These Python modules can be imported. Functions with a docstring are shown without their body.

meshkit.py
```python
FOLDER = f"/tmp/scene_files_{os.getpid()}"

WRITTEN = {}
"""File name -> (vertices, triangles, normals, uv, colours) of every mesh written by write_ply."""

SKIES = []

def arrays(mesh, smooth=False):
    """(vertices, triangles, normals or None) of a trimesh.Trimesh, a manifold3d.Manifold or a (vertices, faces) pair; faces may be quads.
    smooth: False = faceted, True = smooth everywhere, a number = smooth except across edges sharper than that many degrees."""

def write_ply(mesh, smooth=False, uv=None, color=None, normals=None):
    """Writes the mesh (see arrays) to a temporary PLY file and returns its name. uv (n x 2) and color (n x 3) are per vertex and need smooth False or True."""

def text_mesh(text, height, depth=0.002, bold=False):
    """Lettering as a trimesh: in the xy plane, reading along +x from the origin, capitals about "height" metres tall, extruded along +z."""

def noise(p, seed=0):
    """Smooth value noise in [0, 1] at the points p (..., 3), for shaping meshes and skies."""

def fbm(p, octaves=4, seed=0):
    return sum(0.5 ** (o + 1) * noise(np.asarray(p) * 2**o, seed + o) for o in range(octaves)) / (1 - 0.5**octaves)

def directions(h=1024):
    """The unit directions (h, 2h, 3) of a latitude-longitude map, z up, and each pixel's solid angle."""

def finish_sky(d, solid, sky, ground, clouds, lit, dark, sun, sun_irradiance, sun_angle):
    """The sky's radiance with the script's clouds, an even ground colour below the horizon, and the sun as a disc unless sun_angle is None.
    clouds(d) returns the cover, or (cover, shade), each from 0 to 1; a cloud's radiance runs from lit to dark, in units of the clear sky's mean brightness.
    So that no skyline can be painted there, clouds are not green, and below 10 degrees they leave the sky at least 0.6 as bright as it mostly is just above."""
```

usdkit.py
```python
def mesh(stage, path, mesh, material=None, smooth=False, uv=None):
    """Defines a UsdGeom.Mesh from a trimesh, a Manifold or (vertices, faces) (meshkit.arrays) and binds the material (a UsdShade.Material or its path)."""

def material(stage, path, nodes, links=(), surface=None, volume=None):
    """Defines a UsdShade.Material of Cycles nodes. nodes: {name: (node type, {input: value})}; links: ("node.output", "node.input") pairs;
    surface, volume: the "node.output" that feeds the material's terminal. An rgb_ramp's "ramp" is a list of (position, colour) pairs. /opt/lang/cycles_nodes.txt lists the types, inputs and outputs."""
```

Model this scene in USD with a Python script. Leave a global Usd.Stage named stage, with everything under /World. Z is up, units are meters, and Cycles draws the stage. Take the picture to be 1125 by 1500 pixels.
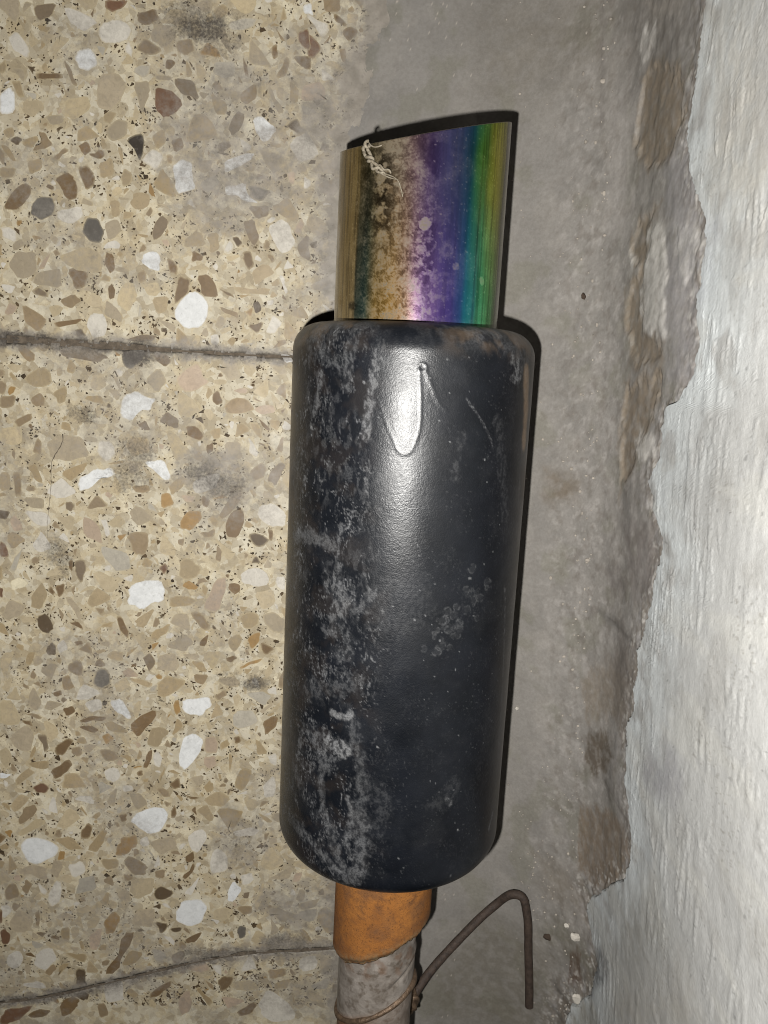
import math, random
import numpy as np, trimesh, shapely, usdkit
from shapely.geometry import Polygon, LineString, box as sbox
from shapely.strtree import STRtree
from meshkit import noise, fbm
from pxr import Usd, UsdGeom, UsdLux, UsdShade, Sdf, Gf, Vt

stage = Usd.Stage.CreateInMemory()
UsdGeom.SetStageUpAxis(stage, "Z"); UsdGeom.SetStageMetersPerUnit(stage, 1.0)
UsdGeom.Xform.Define(stage, "/World"); UsdGeom.Scope.Define(stage, "/World/Looks")
rnd = random.Random(11); rng = np.random.default_rng(11)

# ------------------------------------------------------------------ camera, flash, exposure
FOC, TILT, HGT = 1127.0, math.radians(9.9), 0.567     # focal length in photo pixels, tilt from straight down, height over the floor
cam = UsdGeom.Camera.Define(stage, "/World/camera")
cam.AddTranslateOp().Set(Gf.Vec3d(0, 0, HGT)); cam.AddRotateXOp().Set(-math.degrees(TILT))
cam.CreateHorizontalApertureAttr(36.0); cam.CreateVerticalApertureAttr(48.0); cam.CreateFocalLengthAttr(36.0 * FOC / 1125)
cam.CreateClippingRangeAttr(Gf.Vec2f(0.02, 50)); cam.CreateExposureAttr(0.0)
fl = UsdLux.SphereLight.Define(stage, "/World/flash_lamp")    # the phone's flash, beside the lens
fl.AddTranslateOp().Set(Gf.Vec3d(-0.029, -0.035, HGT - 0.002))
fl.CreateRadiusAttr(0.0045); fl.CreateIntensityAttr(7.9); fl.CreateNormalizeAttr(True); fl.CreateColorAttr(Gf.Vec3f(1.0, 0.978, 0.938))

# ------------------------------------------------------------------ measuring: photo pixel -> point of a surface
_c, _s = math.cos(TILT), math.sin(TILT)
CAM = np.array([0, 0, HGT])
def ray(px, py):
    return np.array([(px - 562.5) / FOC, -_s + (750 - py) / FOC * _c, -_c - (750 - py) / FOC * _s])
def at(px, py, z=0.0):
    d = ray(px, py); return CAM + d * (z - HGT) / d[2]
def at_wall(px, py, x):
    d = ray(px, py); return CAM + d * x / d[0]
R = 0.075
A0 = np.array([0.01923102, 0.03001016, R]); AX = np.array([-0.05037813, -0.99873022, 0.0]); LAT = np.array([0.99873022, -0.05037813, 0.0]); ZUP = np.array([0, 0, 1.0])
def on_tube(px, py, r=R):
    """(distance along the silencer's axis, distance round the tube from its crown) where the line of sight meets a tube of radius r"""
    d = ray(px, py); o = CAM - A0
    dp, op = d - AX * (d @ AX), o - AX * (o @ AX)
    a, b, c = dp @ dp, 2 * dp @ op, op @ op - r * r
    disc = b * b - 4 * a * c
    t = (-b - math.sqrt(max(disc, 0))) / (2 * a)
    p = o + d * t
    return p @ AX, r * math.atan2(p @ LAT, p[2])
def tube_point(s, th, r):
    s, th, r = np.broadcast_arrays(s, th, r)
    return A0 + s[..., None] * AX + (r * np.sin(th))[..., None] * LAT + (r * np.cos(th))[..., None] * ZUP

# ------------------------------------------------------------------ prims
used = {}
def path_for(name, parent="/World"):
    k = (str(parent), name); n = used.get(k, 0); used[k] = n + 1
    return f"{parent}/{name}" + (f"_{n:03d}" if n else "")
def tag(prim, label=None, cat=None, group=None, kind=None):
    for k, v in (("label", label), ("category", cat), ("group", group), ("kind", kind)):
        if v: prim.SetCustomDataByKey(k, v)
    return prim
def thing(name, label=None, cat=None, group=None, kind=None):
    return tag(UsdGeom.Xform.Define(stage, path_for(name)).GetPrim(), label, cat, group, kind)
def obj(name, mesh, mat, parent=None, smooth=30, cd=None, **fl_):
    """One Mesh; cd: {primvar: array per vertex} (smooth must then be True or False)."""
    m = usdkit.mesh(stage, path_for(name, parent.GetPath() if parent else "/World"), mesh, mat, smooth)
    for k, a in (cd or {}).items():
        a = np.asarray(a, np.float32)
        if a.ndim == 2:
            UsdGeom.PrimvarsAPI(m).CreatePrimvar(k, Sdf.ValueTypeNames.Color3fArray, "vertex").Set(Vt.Vec3fArray.FromNumpy(a))
        else:
            UsdGeom.PrimvarsAPI(m).CreatePrimvar(k, Sdf.ValueTypeNames.FloatArray, "vertex").Set(Vt.FloatArray.FromNumpy(a))
    tag(m.GetPrim(), **fl_)
    return m.GetPrim()
def grid_faces(n, m, wrap=False):
    i, j = np.meshgrid(np.arange(n - 1), np.arange(m if wrap else m - 1), indexing="ij")
    k = (j + 1) % m
    return np.stack([i * m + j, i * m + k, (i + 1) * m + k, (i + 1) * m + j], -1).reshape(-1, 4)
def smoothstep(a, b, x):
    t = np.clip((np.asarray(x, float) - a) / (b - a), 0, 1); return t * t * (3 - 2 * t)
_tab = np.random.default_rng(4242); _ang = _tab.uniform(0, 2 * np.pi, (256, 256)).astype(np.float32); _GX, _GY = np.cos(_ang).ravel(), np.sin(_ang).ravel()
def n2(x, y, sc, octv=4, seed=0, sy=1.0):
    """gradient noise in octaves, about 0.5 +- 0.15"""
    x, y = np.broadcast_arrays(np.asarray(x, np.float32), np.asarray(y, np.float32)); out = np.zeros(x.shape, np.float32); tot = 0.0
    for o in range(octv):
        k = sc * 2.03 ** o; a = x * np.float32(k) + np.float32(31.73 + 17.31 * ((seed * 7 + o * 3) % 97)); b = y * np.float32(k * sy) + np.float32(17.37 + 23.17 * ((seed * 5 + o * 11) % 89))
        i, j = np.floor(a), np.floor(b); u, v = a - i, b - j; i, j = i.astype(np.int32) & 255, j.astype(np.int32) & 255; i1, j1 = (i + 1) & 255, (j + 1) & 255
        p, q, r, s = i * 256 + j, i1 * 256 + j, i * 256 + j1, i1 * 256 + j1
        fu, fv = u * u * u * (u * (u * 6 - 15) + 10), v * v * v * (v * (v * 6 - 15) + 10)
        lo = (_GX[p] * u + _GY[p] * v) * (1 - fu) + (_GX[q] * (u - 1) + _GY[q] * v) * fu
        hi = (_GX[r] * u + _GY[r] * (v - 1)) * (1 - fu) + (_GX[s] * (u - 1) + _GY[s] * (v - 1)) * fu
        w = 0.55 ** o; out += np.float32(w) * (lo * (1 - fv) + hi * fv); tot += w * w
    return np.clip(0.5 + out * np.float32(0.60 / math.sqrt(tot)), 0, 1)
def lin(r, g, b):
    c = np.array([r, g, b]) / 255.0
    return np.where(c < 0.04045, c / 12.92, ((c + 0.055) / 1.055) ** 2.4)
LIT = 1.6
def A(r, g, b): return tuple(float(v) for v in lin(r, g, b) / LIT)       # base colour of a surface that the flash shows as this sRGB value
def dist_poly(P, pts):
    """distance of the points P (n,2) to a polyline"""
    best = np.full(len(P), 9.0)
    for a, b in zip(pts[:-1], pts[1:]):
        a, b = np.asarray(a, float), np.asarray(b, float); ab = b - a
        t = np.clip(((P - a) @ ab) / max(ab @ ab, 1e-12), 0, 1)
        best = np.minimum(best, np.linalg.norm(P - a - t[:, None] * ab, axis=1))
    return best
def smooth_line(pts, n):
    from scipy.interpolate import CubicSpline
    p = np.asarray(pts, float); d = np.r_[0, np.cumsum(np.linalg.norm(np.diff(p, axis=0), axis=1))]
    return CubicSpline(d, p)(np.linspace(0, d[-1], n))
def sweep(P, rad, sides=12, caps=True):
    """A round bar along the points P with radius rad (number or one per point), closed at both ends."""
    P = np.asarray(P, float); rad = np.broadcast_to(rad, (len(P),))
    T = np.gradient(P, axis=0); T /= np.linalg.norm(T, axis=1, keepdims=True)
    a = np.cross(T[0], [0.3, 0.2, 1.0]); a /= np.linalg.norm(a); V = []
    for p, t, r in zip(P, T, rad):
        a = a - t * (a @ t); a /= np.linalg.norm(a); b = np.cross(t, a)
        w = np.arange(sides) * 2 * np.pi / sides
        V.append(p + r * (np.cos(w)[:, None] * a + np.sin(w)[:, None] * b))
    V = np.vstack(V); f = grid_faces(len(P), sides, True)
    f = np.vstack([f[:, [0, 1, 2]], f[:, [0, 2, 3]]])
    if caps:
        n = len(V); V = np.vstack([V, P[0], P[-1]]); k = np.arange(sides); l = (k + 1) % sides; e = (len(P) - 1) * sides
        f = np.vstack([f, np.stack([np.full(sides, n), l, k], 1), np.stack([np.full(sides, n + 1), e + k, e + l], 1)])
    m = trimesh.Trimesh(V, f, process=False); m.fix_normals(); return m

# ------------------------------------------------------------------ materials
class G:
    """A small node graph: g.n(type, input=value or 'node.output') returns the node's name."""
    def __init__(g): g.nodes, g.links = {}, []
    def n(g, kind, **kw):
        name = f"n{len(g.nodes)}"; vals = {}
        for k, v in kw.items():
            if isinstance(v, str) and "." in v: g.links.append((v, f"{name}.{k}"))
            else: vals[k] = v
        g.nodes[name] = (kind, vals); return name
    def noise(g, vec, scale, detail=4, rough=0.6, dist=0.0): return g.n("noise_texture", vector=vec, scale=scale, detail=float(detail), roughness=rough, distortion=dist) + ".fac"
    def ramp(g, fac, *stops): return g.n("rgb_ramp", fac=fac, ramp=list(stops)) + ".color"
    def rng(g, v, a, b, lo=0.0, hi=1.0): return g.n("map_range", value=v, from_min=a, from_max=b, to_min=lo, to_max=hi, clamp=True) + ".result"
    def mul(g, a, b): return g.n("math", math_type="multiply", value1=a, value2=b) + ".value"
    def add(g, a, b): return g.n("math", math_type="add", value1=a, value2=b) + ".value"
    def mix(g, fac, a, b, how="mix"): return g.n("mix_color", blend_type=how, fac=fac, a=a, b=b) + ".result"
    def pos(g): return g.n("geometry") + ".position"
    def attr(g, name, out="fac"): return g.n("attribute", attribute=name) + "." + out
    def bump(g, h, strength, dist): return g.n("bump", height=h, strength=strength, distance=dist) + ".normal"
    def stretch(g, vec, sc, rot=(0, 0, 0)): return g.n("mapping", vector=vec, scale=sc, rotation=rot) + ".vector"
    def done(g, name, **bsdf):
        p = g.n("principled_bsdf", **bsdf)
        return usdkit.material(stage, f"/World/Looks/{name}", g.nodes, g.links, surface=f"{p}.BSDF")

GRIME, SOOT = A(138, 130, 118), A(72, 66, 60)
def dirtied(g, col, P, ruddy=0.0):
    """the film of cement dust and soot that lies over tile and stones alike"""
    fine = g.noise(P, 230, 6, 0.72)
    film = g.rng(g.add(g.mul(g.attr("grime"), 1.25), g.mul(fine, 1.5)), 0.85, 1.65, 0, 0.93)
    col = g.mix(film, col, g.mix(g.rng(g.noise(P, 90, 4), 0.35, 0.65), A(122, 116, 108), A(152, 145, 136)))
    sf = g.rng(g.add(g.attr("soot"), g.mul(g.noise(P, 520, 5, 0.7), 1.7)), 0.98, 1.7, 0, 0.92)
    return g.mix(sf, col, SOOT)

def matrix_mat():
    g = G(); P = g.pos()
    c = g.mix(g.rng(g.noise(P, 55, 4, 0.55, 0.6), 0.36, 0.64), A(176, 161, 131), A(214, 204, 178))
    c = g.mix(g.rng(g.noise(P, 130, 4, 0.6, 1.0), 0.56, 0.68, 0, 0.55), c, A(160, 142, 110))
    c = g.mix(g.rng(g.noise(P, 17, 3), 0.42, 0.66, 0, 0.45), c, A(186, 171, 140))
    c = g.mix(g.rng(g.noise(P, 900, 3, 0.7), 0.5, 0.7, 0, 0.35), c, A(140, 120, 88))
    W = g.n("vector_math", math_type="add", vector1=P, vector2=g.n("vector_math", math_type="scale", vector1=g.n("noise_texture", vector=P, scale=120.0, detail=3.0) + ".color", scale=0.006) + ".vector") + ".vector"
    for sc, k, amt in ((115.0, 0.42, 0.62), (230.0, 0.45, 0.55)):      # stones seen faintly through the cream
        rc = g.n("separate_color", color=g.n("voronoi_texture", vector=W, scale=sc) + ".color")
        c = g.mix(g.rng(f"{rc}.r", k, k + 0.2, 0, amt), c, g.mix(g.rng(f"{rc}.g", 0.2, 0.8), A(152, 139, 115), A(206, 199, 180)))
    c = dirtied(g, c, P)
    b = g.bump(g.noise(P, 700, 4, 0.65), 0.25, 0.0006)
    return g.done("terrazzo_matrix", base_color=c, roughness=g.rng(g.noise(P, 60, 3), 0.3, 0.7, 0.5, 0.72), specular_ior_level=0.3, normal=b)
def chip_mat(name, rgb, var=0.16, vein=0.3, other=None):
    g = G(); P = g.pos(); rd = g.n("object_info") + ".random"
    base = A(*rgb); dark = tuple(v * 0.74 for v in base); lite = tuple(min(0.8, v * 1.2) for v in base)
    c = g.mix(rd, tuple(v * (1 - var) for v in base), tuple(v * (1 + var) for v in base))
    if other: c = g.mix(g.rng(g.n("white_noise_texture", dimensions="1D", w=rd) + ".value", 0.4, 1.0, 0, 0.6), c, A(*other))
    c = g.mix(g.rng(g.noise(P, 150, 4, 0.6, 1.2), 0.38, 0.66, 0, 1), c, g.mix(0.55, c, dark))
    c = g.mix(g.rng(g.noise(g.stretch(P, (1, 0.35, 1), (0, 0, 0.7)), 340, 4, 0.65, 1.5), 0.54, 0.66, 0, vein), c, lite)
    c = g.mix(g.rng(g.noise(P, 1100, 3, 0.7), 0.5, 0.72, 0, 0.3), c, dark)
    c = g.mix(g.mul(g.attr("rim"), g.rng(g.noise(P, 420, 4, 0.7), 0.3, 0.6, 0.35, 1.0)), c, A(186, 172, 140))
    c = dirtied(g, c, P)
    return g.done("stone_" + name, base_color=c, roughness=g.rng(g.noise(P, 80, 3), 0.3, 0.7, 0.42, 0.66), specular_ior_level=0.35)
CHIP = dict(white=(224, 225, 224), pale=(206, 200, 188), cream=(222, 212, 184), paleg=(176, 169, 154), beige=(186, 170, 138), tan=(166, 149, 119), greybeige=(166, 153, 130),
            tanbrown=(146, 127, 99), brown=(120, 98, 70), greybrown=(126, 111, 91), darkbrown=(92, 77, 58), redbrown=(114, 86, 66), amber=(154, 124, 80), darkgrey=(98, 93, 86), black=(58, 51, 43), pinkbeige=(178, 159, 138))
M = {k: chip_mat(k, v, 0.05 if k in ("white", "pale", "cream") else 0.15, 0.15 if k == "white" else 0.3, {"tan": (150, 128, 90), "beige": (176, 164, 142), "brown": (108, 94, 76), "tanbrown": (136, 122, 102)}.get(k)) for k, v in CHIP.items()}
M["matrix"] = matrix_mat()
def simple(name, rgb, rough=0.8, bump=(300, 0.4, 0.001), var=0.25, spec=0.3, sc=200, **kw):
    g = G(); P = g.pos(); b = A(*rgb)
    c = g.mix(g.rng(g.noise(P, sc, 4, 0.65), 0.3, 0.7), tuple(v * (1 - var) for v in b), tuple(v * (1 + var) for v in b))
    return g.done(name, base_color=c, roughness=rough, specular_ior_level=spec, normal=g.bump(g.noise(P, bump[0], 4, 0.65), bump[1], bump[2]), **kw)
def speck_mat():
    g = G(); P = g.pos()
    c = dirtied(g, g.mix(g.rng(g.noise(P, 120, 2), 0.35, 0.65), A(52, 43, 30), A(92, 76, 54)), P)
    return g.done("dark_speck", base_color=c, roughness=0.75, specular_ior_level=0.2)
M["speck"] = speck_mat()
M["grout"] = simple("grout", (98, 88, 76), 0.95, (500, 0.6, 0.001), 0.45)
def cd_mat(name, rough, fine=(500, 0.3), grain=0.3, bumps=((900, 0.5, 0.0006),), spec=0.25, streak=None):
    """painted from the primvar Cd (the surface's own colour patches), with fine grain on top"""
    g = G(); P = g.pos(); c = g.attr("Cd", "color")
    c = g.mix(g.rng(g.noise(P, fine[0], 4, 0.7), 0.35, 0.65, 0, fine[1]), c, g.mix(1.0, c, (0.55, 0.53, 0.5), "multiply"))
    c = g.mix(g.rng(g.noise(P, 1500, 2, 0.6), 0.58, 0.75, 0, grain), c, g.mix(1.0, c, (1.5, 1.5, 1.5), "multiply"))
    h = g.noise(P, bumps[0][0], 5, 0.65)
    if streak: h = g.add(h, g.mul(g.noise(g.stretch(P, streak), 160, 4, 0.6), 0.5))
    return g.done(name, base_color=c, roughness=rough, specular_ior_level=spec, normal=g.bump(h, bumps[0][1], bumps[0][2]))
M["cement"] = cd_mat("cement", 0.85, (420, 0.3), 0.25, ((1100, 0.35, 0.0006),))
M["bare"] = cd_mat("bare_render", 0.9, (420, 0.35), 0.3, ((900, 0.25, 0.0006),))
M["plaster"] = cd_mat("plaster", 0.8, (420, 0.22), 0.2, ((520, 0.40, 0.0007),), 0.3, (0.5, 0.15, 1.0))

# ------------------------------------------------------------------ the terrazzo floor: three tiles with a joint between each two, stones set in each
def fl2(px, py): return tuple(at(px, py)[:2])
BORDER = [fl2(*p) for p in [(590, -260), (570, -100), (561, 0), (535, 110), (512, 200), (500, 330), (498, 480), (500, 900), (500, 1250), (508, 1380), (520, 1500), (535, 1750)]]   # where the cement begins
bx_, by_ = np.array(BORDER).T
def border_x(y): return np.interp(-np.asarray(y, float), -by_, bx_)
J1 = [fl2(*p) for p in [(-420, 470), (0, 496), (60, 500), (130, 504), (200, 509), (280, 515), (360, 520), (430, 523), (620, 534)]]
J2 = [fl2(*p) for p in [(-420, 1525), (0, 1469), (60, 1462), (130, 1447), (200, 1430), (280, 1411), (360, 1396), (430, 1393), (620, 1380)]]
def joint_y(j, x): return np.interp(x, [p[0] for p in j], [p[1] for p in j])
SOOTY = [(30, 497, 60, 12, .85), (85, 508, 26, 10, .5), (140, 505, 40, 14, .6), (205, 516, 40, 20, .75), (330, 521, 26, 6, .5), (385, 523, 40, 8, .55), (300, 40, 52, 22, .75), (285, 25, 30, 18, .5), (262, 12, 34, 14, .4), (325, 66, 32, 20, .3),
         (122, 605, 26, 16, .6), (200, 660, 30, 30, .45), (190, 700, 36, 24, .45), (120, 612, 14, 10, .5), (85, 812, 26, 26, .5), (95, 835, 12, 22, .45), (80, 800, 8, 8, .6), (375, 1000, 26, 13, .75), (340, 995, 26, 18, .3),
         (296, 696, 32, 22, .55), (330, 712, 34, 26, .5), (345, 1236, 14, 40, .25), (320, 1395, 70, 12, .4), (430, 1380, 60, 22, .35), (230, 1425, 70, 8, .35), (100, 1452, 80, 7, .4), (20, 1462, 40, 6, .4)]
DUSTY = [(300, 205, 95, 70, .5), (330, 260, 90, 60, .6), (400, 250, 60, 80, .55), (430, 130, 60, 90, .4), (470, 180, 40, 60, .7), (340, 130, 60, 50, .5), (320, 300, 70, 50, .5), (310, 690, 70, 50, .6), (340, 720, 60, 45, .5), (180, 640, 90, 60, .3),
         (350, 1230, 60, 70, .45), (430, 1330, 70, 60, .55), (430, 1390, 90, 30, .7), (300, 1400, 120, 22, .5), (150, 1445, 150, 16, .4), (455, 1460, 60, 50, .45), (270, 50, 90, 50, .35), (390, 690, 40, 80, .3)]
def blobs(x, y, lst, scale=1.0):
    v = np.zeros_like(x)
    for px, py, rx, ry, s in lst:
        c = at(px, py); k = 0.000508
        wob = 0.55 * (n2(x, y, 70, 4, int(px) % 17) - 0.5) * 2
        d = np.sqrt(((x - c[0]) / (rx * k)) ** 2 + ((y - c[1]) / (ry * k)) ** 2) + wob
        v = np.maximum(v, s * smoothstep(1.25, 0.35, d))
    return v
def film_at(x, y):
    x, y = np.asarray(x, float), np.asarray(y, float)
    to = border_x(y) - x + 0.028 * (n2(x, y, 38, 4, 3) - 0.5)
    edge = np.maximum(smoothstep(0.040, -0.006, to), 0.55 * smoothstep(0.075, 0.0, to) * smoothstep(0.35, 0.6, n2(x, y, 45, 4, 9)))
    far = 0.3 * smoothstep(0.45, 0.7, n2(x, y, 14, 3, 5))
    g = np.maximum(np.maximum(blobs(x, y, DUSTY), edge), far)
    jd = np.minimum(np.abs(y - joint_y(J1, x)), np.abs(y - joint_y(J2, x)))
    s = np.maximum(blobs(x, y, SOOTY), 0.5 * smoothstep(0.006, 0.0004, jd + 0.006 * (n2(x, y, 130, 4, 8) - 0.5)))
    g = np.maximum(g, 0.7 * smoothstep(0.011, 0.002, jd + 0.012 * (n2(x, y, 90, 4, 10) - 0.5)))
    return {"grime": np.clip(g, 0, 0.97), "soot": np.clip(s, 0, 0.95)}

_fx, _fy = np.linspace(-0.46, 0.08, 541), np.linspace(-0.62, 0.38, 1001); _gx, _gy = np.meshgrid(_fx, _fy); FILM = film_at(_gx, _gy)
def film(x, y, rim=None):
    from scipy.ndimage import map_coordinates
    q = np.stack([(np.asarray(y) + 0.62) / 0.001, (np.asarray(x) + 0.46) / 0.001])
    out = {k: map_coordinates(v, q, order=1, mode="nearest") for k, v in FILM.items()}
    if rim is not None: out["rim"] = rim
    return out

# stones read off the photograph: origin and scale of each block, then colour: outlines
CHIPS = []
def block(ox, oy, k, **by):
    for col, polys in by.items():
        for p in polys: CHIPS.append((col, [(ox + a * k, oy + b * k) for a, b in zip(p[::2], p[1::2])]))
block(0, 0, 0.4,
 white=[(285,185,330,175,350,200,358,240,320,262,290,250,272,215),(0,345,35,318,55,340,55,412,0,420),(925,435,960,425,985,450,1015,475,985,515,960,520,935,480),(820,590,905,560,935,562,920,585,845,625,822,632),
  (825,680,900,668,905,710,950,745,900,740,870,715,825,715),(630,610,665,580,705,595,705,640,720,690,680,705,650,712,640,660),(525,930,570,918,590,945,585,995,550,985,515,960),(640,1130,690,1070,720,1065,765,1110,760,1160,735,1200,680,1205,640,1165),(1110,20,1140,10,1150,60,1112,50)],
 pale=[(375,85,420,68,470,85,485,110,470,145,430,160,375,158,358,120),(980,830,1030,800,1060,820,1085,890,1060,920,1030,930,1000,880),(335,1145,385,1150,390,1230,340,1240,315,1190),(1020,1005,1040,1010,1055,1070,1045,1080),(975,1100,1005,1095,1000,1120,980,1120),(210,770,300,750,310,790,260,825,205,800),(5,830,60,840,60,890,10,870)],
 paleg=[(850,75,950,65,930,100,850,115,830,95),(785,225,860,225,865,275,820,290,780,270)],
 greybeige=[(560,100,620,90,650,130,600,180,550,145),(385,480,430,435,468,445,465,495,410,520),(370,270,430,265,465,310,440,370,400,408,355,390,355,330),(160,425,230,420,240,450,185,462),(485,300,545,295,550,340,520,425),(30,970,60,920,130,920,135,1000,70,1025)],
 brown=[(132,266,225,268,232,288,132,292),(500,50,570,30,585,70,540,95,505,80),(10,765,45,700,90,668,118,685,100,735,60,770),(200,655,245,628,275,650,285,725,250,735,225,690),(285,610,320,605,348,640,345,680,315,698,300,660),(320,565,370,545,385,570,365,585),(625,515,665,500,675,540,640,560),(385,920,415,930,422,985,400,1005),
  (245,990,290,970,325,1005,310,1050,275,1062),(395,1050,412,1036,422,1090,400,1098),(610,940,650,970,650,1005,620,1000),(705,915,745,935,740,955,700,960),(890,920,920,920,932,975,910,992,890,950),(655,1005,700,1020,690,1075,640,1118,637,1090),(720,1010,760,1003,790,1040,800,1090,740,1085),(900,1190,970,1175,945,1225),(195,1180,310,1165,285,1185,210,1200),(1070,205,1140,205,1140,255,1110,250),(995,170,1015,160,1020,205,1000,220),(890,205,905,240,912,285,895,275),(800,1055,850,1075,860,1092,830,1082)],
 redbrown=[(570,312,680,375,605,438,568,400),(385,0,470,0,450,30,410,45,385,30),(1090,120,1130,100,1140,190,1095,160)],
 greybrown=[(640,285,710,295,732,368,665,345,640,310),(530,135,600,185,540,205,495,180),(835,470,870,405,898,420,880,475,850,500),(590,785,618,805,610,840,565,885,555,850),(890,810,930,800,950,870,930,905,900,850),(905,755,985,750,985,790,940,805),(460,1240,580,1225,560,1250,470,1250),(1085,900,1130,850,1140,960,1100,940),(120,20,210,10,190,60,140,80)],
 black=[(460,510,525,485,525,560,512,592,490,545)],
 tanbrown=[(645,150,700,140,715,185,680,205,650,190),(140,480,165,485,195,530,165,545,115,555,150,525),(190,580,235,540,255,550,210,590),(610,565,635,570,630,600,612,600),(215,1100,270,1075,303,1100,260,1132),(500,1000,530,985,538,1025,510,1040),(80,1110,170,1165,165,1190,140,1218,90,1180),(1005,95,1045,150,1030,150),(230,215,260,250,285,315,265,310)],
 darkgrey=[(115,750,140,720,195,722,200,785,150,808,110,785),(300,850,320,795,360,800,383,850,370,890,330,885),(905,680,950,685,995,700,960,740,920,720)],
 darkbrown=[(35,515,60,498,85,510,65,535),(848,870,870,865,890,890,870,908),(925,1110,945,1100,960,1135,935,1150),(1030,665,1040,700,1030,705,1022,690)],
 tan=[(360,600,410,572,418,640,370,655),(100,590,150,578,155,620,110,640),(0,610,60,615,50,650,0,650),(0,530,30,535,60,590,45,590),(555,500,600,470,610,520,575,550),(770,335,830,375,830,420,790,420),(455,615,485,635,480,675,450,685,442,650),(490,705,548,710,545,755,500,770,475,745),(400,735,440,735,440,790,410,795),(755,860,800,850,805,910,770,930),(850,1050,990,1055,985,1080,880,1075),(555,1090,620,1085,610,1140,575,1150),(1060,290,1095,330,1090,380,1060,370)],
 beige=[(240,365,320,350,335,395,270,440,235,420),(85,370,150,365,165,400,120,430,80,410),(210,940,310,900,380,940,370,1000,280,990),(425,1110,450,1040,490,1035,505,1090,470,1145)])
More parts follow.
